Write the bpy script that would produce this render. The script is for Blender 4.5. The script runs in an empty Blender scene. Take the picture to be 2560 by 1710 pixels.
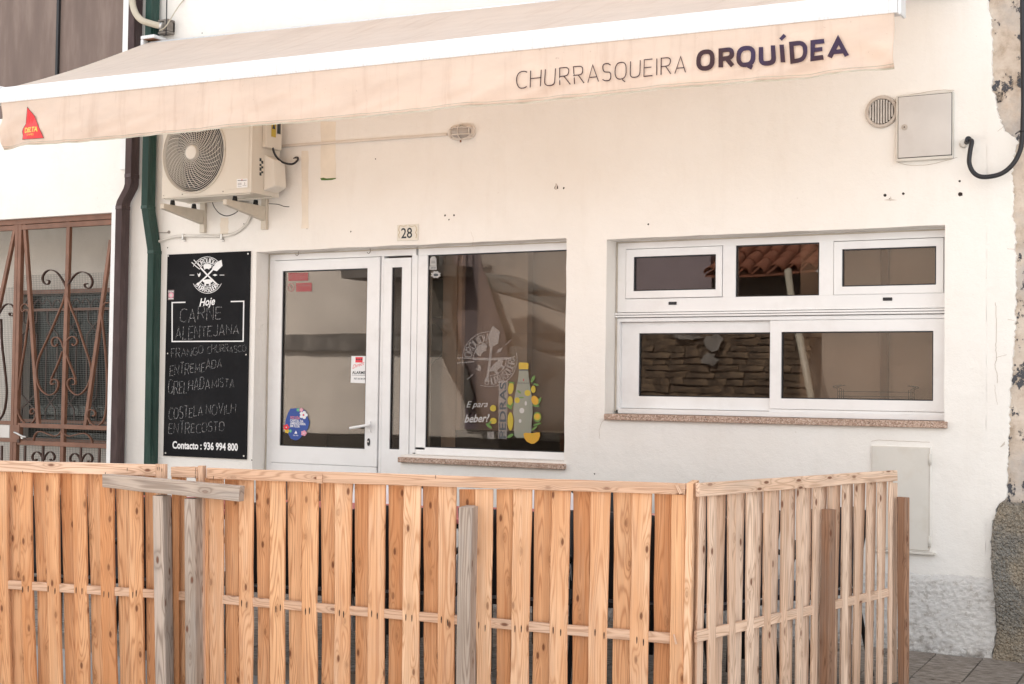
import bpy, bmesh, math, random
from mathutils import Vector, noise
random.seed(7)
sc = bpy.context.scene
C = sc.collection
R_ = math.radians

# ------------------------------------------------------------------ camera, sky, sun, exposure
CAM = Vector((0.0, -7.84183, 1.42268))
AX = Vector((0.87532097, 0.48335697, 0.01338801))
AU = Vector((0.00355556, -0.03412051, 0.9994114))
AF = Vector((-0.48352927, 0.87475816, 0.031585))
FP = 3555.6
cd = bpy.data.cameras.new('camera'); cam = bpy.data.objects.new('camera', cd); C.objects.link(cam)
cd.sensor_width = 36.0; cd.lens = 36.0 * FP / 2560; cd.clip_start = 0.05; cd.clip_end = 500
from mathutils import Matrix
cam.matrix_world = Matrix(((AX.x, AU.x, -AF.x, CAM.x), (AX.y, AU.y, -AF.y, CAM.y), (AX.z, AU.z, -AF.z, CAM.z), (0, 0, 0, 1)))
sc.camera = cam
SUN_EL, SUN_AZ = R_(50), R_(-14)           # compass azimuth the light comes from (0 = +Y)
w = bpy.data.worlds.new('World'); sc.world = w; w.use_nodes = True
wn = w.node_tree; bg = wn.nodes['Background']
sky = wn.nodes.new('ShaderNodeTexSky'); sky.sky_type = 'NISHITA'; sky.sun_disc = False
sky.sun_elevation = SUN_EL; sky.sun_rotation = SUN_AZ; sky.dust_density = 2; sky.air_density = 1.2; sky.ozone_density = 1.0
hs = wn.nodes.new('ShaderNodeHueSaturation'); hs.inputs['Saturation'].default_value = 0.12
wn.links.new(sky.outputs[0], hs.inputs['Color']); wn.links.new(hs.outputs[0], bg.inputs[0]); bg.inputs[1].default_value = 0.15
sl = bpy.data.lights.new('sun', 'SUN'); sl.energy = 4.6; sl.angle = R_(3); sl.color = (1.0, 0.96, 0.91)
sun = bpy.data.objects.new('sun', sl); C.objects.link(sun)
sdir = Vector((math.sin(SUN_AZ) * math.cos(SUN_EL), math.cos(SUN_AZ) * math.cos(SUN_EL), math.sin(SUN_EL)))
sun.rotation_euler = sdir.to_track_quat('Z', 'Y').to_euler(); sun.location = sdir * 30
vs = sc.view_settings; vs.view_transform = 'Standard'; vs.look = 'None'; vs.exposure = 1.66; vs.gamma = 1.0; vs.use_curve_mapping = False

# ------------------------------------------------------------------ photograph pixel -> point on a real plane
def ray(x, y): return AX * ((x - 1280) / FP) - AU * ((y - 855) / FP) + AF
def P(x, y, Y=0.0):
    v = ray(x, y); return CAM + v * ((Y - CAM.y) / v.y)
def PZ(x, y, z):
    v = ray(x, y); return CAM + v * ((z - CAM.z) / v.z)
def PV(x, y, p0, n):
    v = ray(x, y); return CAM + v * ((p0 - CAM).dot(n) / v.dot(n))
def proj(p):
    d = p - CAM; z = d.dot(AF); return 1280 + FP * d.dot(AX) / z, 855 - FP * d.dot(AU) / z
# enlargements the measurements were taken in: (x0, y0, scale)
Z1 = (0, 0, 2.613); Z2 = (0, 500, 2.24); Z3 = (380, 280, 4.355); Z4 = (400, 600, 2.704); Z5 = (600, 540, 2.376); Z6 = (960, 540, 2.375)
Z7 = (1480, 540, 2.552); Z8 = (2060, 160, 2.614); ZG = (0, 560, 5.058); ZH = (0, 860, 5.058); ZP = (260, 0, 9.03); ZL = (680, 280, 2.935)
ZB = (1120, 860, 5.227); ZQ = (2100, 1060, 2.413); ZS = (2300, 600, 2.376); ZT = (1200, 0, 2.215); ZD = (0, 200, 5.59); ZR = (2440, 0, 3.267)
F1 = (0, 1120, 2.657); F2 = (600, 1120, 2.658); F3 = (1100, 1120, 2.658); F4 = (1680, 1120, 2.658)
def px(Z, x, y): return Z[0] + x / Z[2], Z[1] + y / Z[2]
def W(Z, x, y, Y=0.0): return P(*px(Z, x, y), Y)

# ------------------------------------------------------------------ materials
MATS = {}
def rgb(c): return (c[0], c[1], c[2], 1.0)
class NT:
    def __init__(s, name):
        s.m = bpy.data.materials.new(name); s.m.use_nodes = True; s.t = s.m.node_tree
        s.b = s.t.nodes['Principled BSDF']; s.o = s.t.nodes['Material Output']; MATS[name] = s.m
    def n(s, typ, **k):
        nd = s.t.nodes.new(typ)
        for a, v in k.items():
            if a.startswith('i_'): nd.inputs[a[2:].replace('_', ' ')].default_value = v
            else: setattr(nd, a, v)
        return nd
    def l(s, a, b): s.t.links.new(a, b)
    def math(s, op, a, b=None, clamp=False):
        nd = s.t.nodes.new('ShaderNodeMath'); nd.operation = op; nd.use_clamp = clamp
        for i, v in enumerate((a, b)):
            if v is None: continue
            if isinstance(v, (int, float)): nd.inputs[i].default_value = v
            else: s.l(v, nd.inputs[i])
        return nd.outputs[0]
    def mix(s, f, a, b):
        nd = s.t.nodes.new('ShaderNodeMix'); nd.data_type = 'RGBA'
        for i, v in ((0, f), (6, a), (7, b)):
            if isinstance(v, (int, float)): nd.inputs[i].default_value = v
            elif isinstance(v, tuple): nd.inputs[i].default_value = rgb(v)
            else: s.l(v, nd.inputs[i])
        return nd.outputs[2]
    def noise(s, vec, scale, detail=4, rough=.55, d='3D'):
        nd = s.n('ShaderNodeTexNoise'); nd.noise_dimensions = d
        nd.inputs['Scale'].default_value = scale; nd.inputs['Detail'].default_value = detail; nd.inputs['Roughness'].default_value = rough
        if vec is not None: s.l(vec, nd.inputs['Vector'])
        return nd.outputs['Fac']
    def ramp(s, f, stops):
        nd = s.n('ShaderNodeValToRGB'); s.l(f, nd.inputs[0]); e = nd.color_ramp.elements
        while len(e) < len(stops): e.new(.5)
        for i, (p, c) in enumerate(stops):
            e[i].position = p; e[i].color = rgb(c) if isinstance(c, tuple) else (c, c, c, 1)
        return nd.outputs[0]
    def scale(s, vec, v):
        nd = s.n('ShaderNodeMapping'); nd.inputs['Scale'].default_value = v; s.l(vec, nd.inputs[0]); return nd.outputs[0]
    def bump(s, h, dist, strength=1.0):
        nd = s.n('ShaderNodeBump'); nd.inputs['Distance'].default_value = dist; nd.inputs['Strength'].default_value = strength
        s.l(h, nd.inputs['Height']); s.l(nd.outputs[0], s.b.inputs['Normal'])
def mat(name, col, rough=.6, var=.06, ns=6.0, metal=0.0, bump=0.0, bs=60.0, dirt=None, dirt_s=2.5, dirt_amt=.35, spec=.4, stretch=None):
    T = NT(name); b = T.b; tc = T.n('ShaderNodeTexCoord').outputs['Object']
    v = T.scale(tc, stretch) if stretch else tc
    f = T.noise(v, ns, 5)
    lo = tuple(max(0, c * (1 - var * 2.2)) for c in col); hi = tuple(min(1, c * (1 + var)) for c in col)
    c = T.ramp(f, [(.3, lo), (.7, hi)])
    if dirt:
        g = T.noise(v, dirt_s, 7, .68); gm = T.math('MULTIPLY', T.ramp(g, [(.5, 0.), (.74, 1.)]), dirt_amt)
        c = T.mix(gm, c, dirt)
    T.l(c, b.inputs['Base Color']); b.inputs['Roughness'].default_value = rough; b.inputs['Metallic'].default_value = metal
    b.inputs['Specular IOR Level'].default_value = spec
    if bump: T.bump(T.noise(tc, bs, 4, .6), bump)
    return T.m
def wood(name, light, mid, dark, grey=0.25, greyc=(.34, .31, .29), knots=True, fine=1.0):
    T = NT(name); b = T.b
    uv = T.n('ShaderNodeUVMap').outputs[0]; oi = T.n('ShaderNodeObjectInfo').outputs['Random']
    cx = T.n('ShaderNodeCombineXYZ'); T.l(T.math('MULTIPLY', oi, 17.3), cx.inputs[0]); T.l(T.math('MULTIPLY', oi, 91.7), cx.inputs[1])
    va = T.n('ShaderNodeVectorMath', operation='ADD'); T.l(uv, va.inputs[0]); T.l(cx.outputs[0], va.inputs[1]); v = va.outputs[0]
    # knots
    vo = T.n('ShaderNodeTexVoronoi'); vo.voronoi_dimensions = '2D'; vo.inputs['Scale'].default_value = 1.0; vo.inputs['Randomness'].default_value = 1.0
    T.l(T.scale(v, (10, 4.2, 1)), vo.inputs['Vector']); d = vo.outputs['Distance']
    near = T.math('POWER', 2.71828, T.math('MULTIPLY', d, -8.0))
    broad = T.noise(T.scale(v, (13, .55, 1)), 1.0, 1.5, .4, '2D')
    ph = T.math('ADD', T.math('MULTIPLY', broad, 19.0 * fine), T.math('MULTIPLY', near, 3.0))
    wob = T.math('MULTIPLY', T.noise(T.scale(v, (60, 3, 1)), 1.0, 3, .5, '2D'), .35)
    s = T.math('SINE', T.math('MULTIPLY', T.math('ADD', ph, wob), 6.2832))
    ring = T.math('POWER', T.math('MULTIPLY_ADD' if False else 'ADD', T.math('MULTIPLY', s, .5), .5), 3.2)
    fib = T.noise(T.scale(v, (260, 5, 1)), 1.0, 3, .6, '2D')
    tone = T.math('ADD', T.math('MULTIPLY', T.noise(T.scale(v, (7, 1.3, 1)), 1.0, 3, .5, '2D'), .5), T.math('MULTIPLY', T.noise(T.scale(v, (34, .25, 1)), 1.0, 1, .5, '2D'), .3))
    tone = T.math('ADD', T.math('SUBTRACT', tone, .07), T.math('MULTIPLY', oi, .34))
    base = T.ramp(tone, [(.36, mid), (.66, light)])
    c = T.mix(T.math('MULTIPLY', ring, .62), base, dark)
    c = T.mix(T.math('MULTIPLY', T.ramp(fib, [(.42, 0.), (.7, 1.)]), .22), c, dark)
    gn = T.noise(T.scale(v, (16, 2.0, 1)), 1.0, 5, .65, '2D')
    c = T.mix(T.math('MULTIPLY', T.ramp(gn, [(.48, 0.), (.72, 1.)]), grey), c, greyc)
    if knots:
        km = T.math('MULTIPLY', T.ramp(d, [(.045, 1.), (.085, 0.)]), T.ramp(vo.outputs['Color'], [(.3, .25), (.6, 1.)])); halo = T.math('MULTIPLY', T.ramp(d, [(.07, 1.), (.30, 0.)]), .5)
        c = T.mix(halo, c, tuple(x * .75 for x in mid)); c = T.mix(T.math('MULTIPLY', km, .85), c, (.14, .045, .02))
    T.l(c, b.inputs['Base Color']); b.inputs['Roughness'].default_value = .72; b.inputs['Specular IOR Level'].default_value = .25
    T.bump(T.math('ADD', T.math('MULTIPLY', ring, -.5), T.math('MULTIPLY', fib, .6)), .0012)
    return T.m
def glass(name, tint=(.62, .58, .53), base=.10, k=.66):
    T = NT(name); T.t.nodes.remove(T.b)
    tr = T.n('ShaderNodeBsdfTransparent'); tr.inputs[0].default_value = rgb(tint)
    gl = T.n('ShaderNodeBsdfGlossy'); gl.inputs['Roughness'].default_value = 0.004; gl.inputs[0].default_value = (1, 1, 1, 1)
    tc = T.n('ShaderNodeTexCoord').outputs['Object']
    bp = T.n('ShaderNodeBump'); bp.inputs['Distance'].default_value = .0006; T.l(T.noise(tc, 2.2, 1), bp.inputs['Height'])
    T.l(bp.outputs[0], gl.inputs['Normal'])
    fr = T.n('ShaderNodeFresnel'); fr.inputs[0].default_value = 1.5
    f = T.math('ADD', T.math('MULTIPLY', fr.outputs[0], k), base, clamp=True)
    mx = T.n('ShaderNodeMixShader'); T.l(f, mx.inputs[0]); T.l(tr.outputs[0], mx.inputs[1]); T.l(gl.outputs[0], mx.inputs[2]); T.l(mx.outputs[0], T.o.inputs[0])
    return T.m
def film(name, col, alpha, rough=.5):
    T = NT(name); T.b.inputs['Base Color'].default_value = rgb(col); T.b.inputs['Roughness'].default_value = rough; T.b.inputs['Alpha'].default_value = alpha
    return T.m

# ---- plaster with its own stains
T = NT('plaster_white'); tc = T.n('ShaderNodeTexCoord').outputs['Object']
f = T.noise(tc, 1.1, 6, .6); c = T.ramp(f, [(.3, (.80, .765, .715)), (.65, (.84, .815, .775))])
g = T.noise(T.scale(tc, (3.5, 1, .7)), 1.4, 6, .7); c = T.mix(T.math('MULTIPLY', T.ramp(g, [(.52, 0.), (.75, 1.)]), .16), c, (.60, .53, .45))
sp = T.noise(tc, 34, 3, .6); c = T.mix(T.math('MULTIPLY', T.ramp(sp, [(.70, 0.), (.76, 1.)]), .30), c, (.50, .44, .38))
vo = T.n('ShaderNodeTexVoronoi'); vo.feature = 'DISTANCE_TO_EDGE'; vo.inputs['Scale'].default_value = .75
wv = T.n('ShaderNodeVectorMath', operation='ADD'); nn = T.n('ShaderNodeTexNoise'); nn.inputs['Scale'].default_value = 2.6; nn.inputs['Detail'].default_value = 6; T.l(tc, nn.inputs['Vector'])
T.l(tc, wv.inputs[0]); T.l(nn.outputs['Color'], wv.inputs[1]); T.l(wv.outputs[0], vo.inputs['Vector'])
cr = T.math('MULTIPLY', T.ramp(vo.outputs['Distance'], [(.0, 1.), (.0035, 0.)]), T.ramp(T.noise(tc, .9, 3), [(.62, 0.), (.70, .25)]))
c = T.mix(cr, c, (.42, .36, .31))
T.l(c, T.b.inputs['Base Color']); T.b.inputs['Roughness'].default_value = .85; T.b.inputs['Specular IOR Level'].default_value = .2
T.bump(T.math('ADD', T.noise(tc, 5, 5, .6), T.math('MULTIPLY', T.noise(tc, 120, 3, .6), .12)), .012)
M_PL = T.m
T = NT('roughcast'); tc = T.n('ShaderNodeTexCoord').outputs['Object']
c = T.ramp(T.noise(tc, 26, 6, .7), [(.36, (.66, .62, .575)), (.46, (.90, .875, .84)), (.7, (.93, .91, .885))])
sx = T.n('ShaderNodeSeparateXYZ'); T.l(tc, sx.inputs[0])
low = T.math('MULTIPLY', T.ramp(sx.outputs[2], [(.0, 1.), (.12, 0.)]), T.ramp(T.noise(tc, 18, 5, .7), [(.42, 0.), (.6, 1.)]))
c = T.mix(T.math('MULTIPLY', low, .8), c, (.16, .12, .09)); T.l(c, T.b.inputs['Base Color']); T.b.inputs['Roughness'].default_value = .95
T.bump(T.noise(T.scale(tc, (1, 1, 1.5)), 60, 7, .8), .016); M_RC = T.m
# old pillar: worn lime plaster carrying remnants of dark grey paint
T = NT('old_plaster'); tc = T.n('ShaderNodeTexCoord').outputs['Object']
c = T.ramp(T.noise(tc, 7, 8, .7), [(.32, (.40, .31, .23)), (.5, (.62, .52, .43)), (.7, (.70, .62, .53))])
c = T.mix(T.ramp(T.noise(tc, 3.0, 5, .6), [(.5, 0.), (.64, .75)]), c, (.46, .43, .41))
k = T.math('MULTIPLY', T.ramp(T.noise(T.scale(tc, (1, 1, .7)), 10, 8, .72), [(.575, 0.), (.59, 1.)]), T.ramp(T.noise(tc, 1.3, 2), [(.30, 0.), (.38, 1.)]))
c = T.mix(k, c, (.085, .085, .095)); T.l(c, T.b.inputs['Base Color']); T.b.inputs['Roughness'].default_value = .9
T.bump(T.math('ADD', T.noise(tc, 9, 8, .7), T.math('MULTIPLY', k, .15)), .02); M_OLD = T.m
T = NT('pebble_concrete'); tc = T.n('ShaderNodeTexCoord').outputs['Object']
vo = T.n('ShaderNodeTexVoronoi'); vo.inputs['Scale'].default_value = 85; T.l(tc, vo.inputs['Vector'])
c = T.mix(T.ramp(T.noise(tc, 4, 4), [(.4, 0.), (.6, 1.)]), (.36, .30, .225), (.25, .235, .21))
c = T.mix(T.math('MULTIPLY', T.ramp(vo.outputs['Color'], [(.55, 0.), (.9, 1.)]), .55), c, (.42, .36, .28))
sx = T.n('ShaderNodeSeparateXYZ'); T.l(tc, sx.inputs[0])
c = T.mix(T.math('MULTIPLY', T.ramp(T.math('ADD', sx.outputs[0], T.math('MULTIPLY', T.noise(tc, 6, 4), .1)), [(-1.18 % 1 if False else 0, 1.), (1, 0.)]), 0), c, (.3, .12, .05))
T.l(c, T.b.inputs['Base Color']); T.b.inputs['Roughness'].default_value = .9
T.bump(T.math('SUBTRACT', 1.0, vo.outputs['Distance']), .016); M_PEB = T.m
# awning cloth: thin, lets warm light through
def cloth(name, col, trc, seams=False):
    T = NT(name); T.t.nodes.remove(T.b); tc = T.n('ShaderNodeTexCoord').outputs['Object']
    f = T.noise(T.scale(tc, (1, 3, 3)), 3.0, 6, .65); c = T.ramp(f, [(.3, tuple(x * .88 for x in col)), (.6, col)])
    st = T.noise(T.scale(tc, (14, 1.2, 1.2)), 1.2, 5, .7); c = T.mix(T.math('MULTIPLY', T.ramp(st, [(.52, 0.), (.78, 1.)]), .42), c, (.42, .32, .25))
    spk = T.noise(tc, 55, 2, .6); c = T.mix(T.math('MULTIPLY', T.ramp(spk, [(.73, 0.), (.77, 1.)]), .45), c, (.22, .17, .14))
    df = T.n('ShaderNodeBsdfDiffuse'); T.l(c, df.inputs[0]); tl = T.n('ShaderNodeBsdfTranslucent'); tl.inputs[0].default_value = rgb(trc)
    bp = T.n('ShaderNodeBump'); bp.inputs['Distance'].default_value = .004; T.l(T.noise(T.scale(tc, (1, 1, .6)), 9, 4, .5), bp.inputs['Height'])
    T.l(bp.outputs[0], df.inputs['Normal'])
    mx = T.n('ShaderNodeMixShader'); mx.inputs[0].default_value = .47; T.l(df.outputs[0], mx.inputs[1]); T.l(tl.outputs[0], mx.inputs[2]); T.l(mx.outputs[0], T.o.inputs[0])
    return T.m
M_CLOTH = cloth('awning_cloth', (.84, .79, .73), (.97, .66, .44))
M_VAL = cloth('valance_cloth', (.88, .80, .715), (.90, .68, .52))
# granite sill
T = NT('granite'); tc = T.n('ShaderNodeTexCoord').outputs['Object']
vo = T.n('ShaderNodeTexVoronoi'); vo.inputs['Scale'].default_value = 170; T.l(tc, vo.inputs['Vector'])
c = T.ramp(vo.outputs['Color'], [(.0, (.13, .08, .06)), (.35, (.34, .22, .16)), (.7, (.52, .38, .30)), (1., (.62, .52, .45))])
T.l(c, T.b.inputs['Base Color']); T.b.inputs['Roughness'].default_value = .6; T.bump(vo.outputs['Distance'], .001); M_GR = T.m
# pavement slab
T = NT('paving_stone'); tc = T.n('ShaderNodeTexCoord').outputs['Object']; oi = T.n('ShaderNodeObjectInfo').outputs['Random']
v = T.scale(tc, (1.6, 7, 1)); f = T.noise(v, 7, 8, .72)
c = T.ramp(f, [(.36, (.11, .088, .07)), (.5, (.25, .215, .185)), (.64, (.38, .345, .31))])
c = T.mix(T.math('MULTIPLY', T.ramp(T.noise(tc, 60, 3, .6), [(.62, 0.), (.7, 1.)]), .6), c, (.42, .40, .37))
c = T.mix(T.math('MULTIPLY', oi, .3), c, (.18, .165, .15)); T.l(c, T.b.inputs['Base Color']); T.b.inputs['Roughness'].default_value = .8
T.bump(f, .012); M_PAVE = T.m
mat('joint', (.33, .29, .25), .95, bump=.004)
mat('asphalt', (.44, .43, .415), .9, bump=.006, bs=60)
mat('aluminium_white', (.80, .80, .80), .32, .012, 3, spec=.5, dirt=(.5, .46, .42), dirt_s=4, dirt_amt=.22)
mat('awning_bar', (.72, .72, .725), .4, .02, 3, dirt=(.42, .41, .41), dirt_s=4, dirt_amt=.6, stretch=(22, 1, .6))
mat('gasket', (.012, .012, .016), .4)
mat('gap_dark', (.02, .02, .02), .8)
mat('brown_metal', (.21, .10, .062), .5, .12, 9, dirt=(.16, .06, .03), dirt_s=6, dirt_amt=.5, bump=.001)
mat('pipe_brown', (.075, .045, .045), .45, .1, 5, dirt=(.16, .11, .10), dirt_s=5, dirt_amt=.35, stretch=(4, 4, 1))
mat('pipe_green', (.012, .050, .038), .4, .1, 5, dirt=(.09, .15, .12), dirt_s=5, dirt_amt=.25, stretch=(4, 4, 1))
mat('shutter_brown', (.175, .125, .105), .7, .10, 3, dirt=(.26, .21, .18), dirt_s=3, dirt_amt=.4, stretch=(3, 1, .5), bump=.001, bs=200)
mat('black_strip', (.02, .02, .022), .5)
mat('porch_plaster', (.60, .56, .51), .9, .05, 2.5, bump=.004, dirt=(.42, .37, .31), dirt_s=2)
mat('wire_grey', (.17, .17, .16), .6)
mat('iron_dark', (.07, .035, .025), .55, .1)
mat('ac_cream', (.66, .61, .53), .45, .02, 3, dirt=(.50, .43, .34), dirt_s=3, dirt_amt=.2)
mat('ac_cream_light', (.72, .68, .61), .45, .02, 3)
mat('bracket_cream', (.60, .54, .45), .5, .05, 8, dirt=(.35, .27, .18), dirt_amt=.4)
mat('rubber', (.012, .012, .012), .6)
mat('steel', (.55, .54, .52), .35, .05, metal=.8)
mat('steel_old', (.30, .27, .24), .6, .1, metal=.3, dirt=(.10, .07, .06), dirt_amt=.6)
mat('fan_dark', (.03, .032, .035), .5)
mat('cable_black', (.018, .018, .022), .42)
mat('conduit_white', (.68, .65, .60), .5, .04, dirt=(.45, .38, .3), dirt_amt=.3)
mat('beige_pipe', (.48, .43, .34), .45, .06, dirt=(.30, .25, .18), dirt_amt=.4)
mat('slate_board', (.013, .013, .0145), .8, .1, 4, spec=.12, dirt=(.035, .035, .037), dirt_s=3, dirt_amt=.35)
mat('print_white', (.80, .80, .80), .6, .01)
T = NT('chalk'); tc = T.n('ShaderNodeTexCoord').outputs['Object']; T.b.inputs['Base Color'].default_value = rgb((.62, .62, .62)); T.b.inputs['Roughness'].default_value = .95
T.l(T.ramp(T.noise(tc, 110, 4, .75), [(.38, .04), (.64, .60)]), T.b.inputs['Alpha'])
mat('ink_brown', (.06, .036, .04), .8, .03, spec=.05); mat('ink_violet', (.085, .06, .12), .6)
T = NT('ink_mixed'); tc = T.n('ShaderNodeTexCoord').outputs['Object']
T.l(T.ramp(T.noise(tc, 3.2, 3), [(.42, (.062, .036, .040)), (.6, (.055, .042, .085))]), T.b.inputs['Base Color']); T.b.inputs['Specular IOR Level'].default_value = .05
mat('logo_red', (.66, .035, .04), .5, .04); mat('logo_yellow', (.85, .55, .10), .5)
mat('tile_white', (.72, .68, .60), .25, .02); mat('tile_ornament', (.45, .33, .16), .3); mat('ink_black', (.02, .03, .035), .4)
mat('box_grey', (.60, .57, .54), .5, .03, 5, dirt=(.45, .40, .36), dirt_s=4, dirt_amt=.4)
mat('box_painted', (.66, .63, .575), .6, .03, 4, dirt=(.50, .42, .32), dirt_s=5, dirt_amt=.4)
mat('vent_metal', (.62, .56, .50), .5, .08, metal=.2, dirt=(.20, .16, .13), dirt_amt=.6)
mat('hole_dark', (.03, .022, .018), .9); mat('rust', (.22, .10, .05), .8, .2)
mat('patch_yellow', (.81, .735, .63), .85, .05); mat('green_paint', (.08, .17, .03), .8)
mat('lamp_white', (.70, .63, .56), .5, .04)
T = NT('lamp_glass'); T.b.inputs['Base Color'].default_value = rgb((.55, .50, .45)); T.b.inputs['Roughness'].default_value = .15; T.b.inputs['Transmission Weight'].default_value = .35
wood('pine_orange', (.84, .49, .27), (.64, .30, .135), (.42, .165, .065), grey=.22, greyc=(.36, .27, .20))
wood('pine_pale', (.88, .585, .375), (.73, .395, .21), (.50, .22, .10), grey=.22, greyc=(.45, .36, .30))
wood('pine_rail', (.80, .56, .41), (.68, .44, .30), (.36, .19, .11), grey=.3, greyc=(.42, .33, .27))
wood('pine_side', (.87, .66, .51), (.70, .47, .33), (.40, .24, .15), grey=.35, greyc=(.36, .30, .26))
wood('weathered', (.54, .44, .37), (.38, .30, .24), (.17, .12, .09), grey=.6, greyc=(.34, .30, .27))
wood('weathered_brown', (.42, .24, .15), (.27, .155, .10), (.12, .055, .03), grey=.35, greyc=(.27, .235, .21))
mat('table_red', (.50, .14, .13), .55, .05); mat('table_pink', (.62, .30, .27), .6)
mat('chair_black', (.012, .012, .014), .5, .1); mat('chair_navy', (.022, .024, .04), .5); mat('chair_white', (.74, .74, .76), .35)
mat('room_wall', (.72, .56, .46), .8, .03, 2); mat('room_floor', (.10, .075, .06), .6); mat('room_dark', (.045, .038, .035), .6)
mat('muted_brown', (.27, .21, .205), .85, .05); mat('standin_grey', (.24, .24, .22), .8, .05); mat('standin_dark', (.17, .16, .145), .85, .08); mat('room_pole', (.30, .17, .11), .6)
mat('facade_beige', (.66, .59, .52), .9, .06, 2, bump=.01, bs=6); mat('facade_band', (.20, .18, .16), .8, .25, 3)
mat('schist', (.17, .12, .08), .9, .35, 5, bump=.02, bs=14, dirt=(.24, .16, .09), dirt_s=6, dirt_amt=.6)
mat('crack_line', (.42, .34, .27), .9); mat('sealant', (.50, .45, .38), .8, .1); mat('mauve_render', (.30, .24, .25), .85, .06); mat('mortar', (.07, .06, .05), .95); mat('facade_dim', (.40, .33, .27), .9, .06, 2); mat('terracotta', (.25, .085, .045), .85, .2, 8, dirt=(.20, .10, .07), dirt_amt=.5)
mat('lime_patch', (.24, .215, .19), .9, .3, 4); mat('louver', (.20, .16, .19), .6); mat('ivy', (.14, .13, .07), .8, .4, 8)
M_GL = glass('window_glass', (.70, .66, .62), 0.012, .95); glass('shop_glass', (.72, .69, .65), 0.0, .74); glass('porch_glass', (.25, .27, .26), 0.0, .3)
film('film_white', (.75, .73, .71), .55); film('film_soft', (.62, .58, .55), .26); film('film_bottle', (.42, .44, .36), .5); film('film_dark', (.05, .06, .07), .8)
film('film_lemon', (.50, .38, .03), .85); film('film_orange', (.60, .32, .02), .9); film('film_green', (.12, .24, .05), .8); film('film_red', (.45, .06, .07), .62); film('film_gold', (.50, .36, .04), .95)
mat('sticker_blue', (.03, .075, .32), .5, .02); mat('sticker_red', (.75, .04, .06), .5); mat('sticker_pink', (.80, .35, .45), .5); mat('sticker_green', (.10, .45, .22), .5); mat('sticker_yellow', (.85, .60, .05), .5); mat('sticker_coral', (.85, .25, .2), .5)

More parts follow.
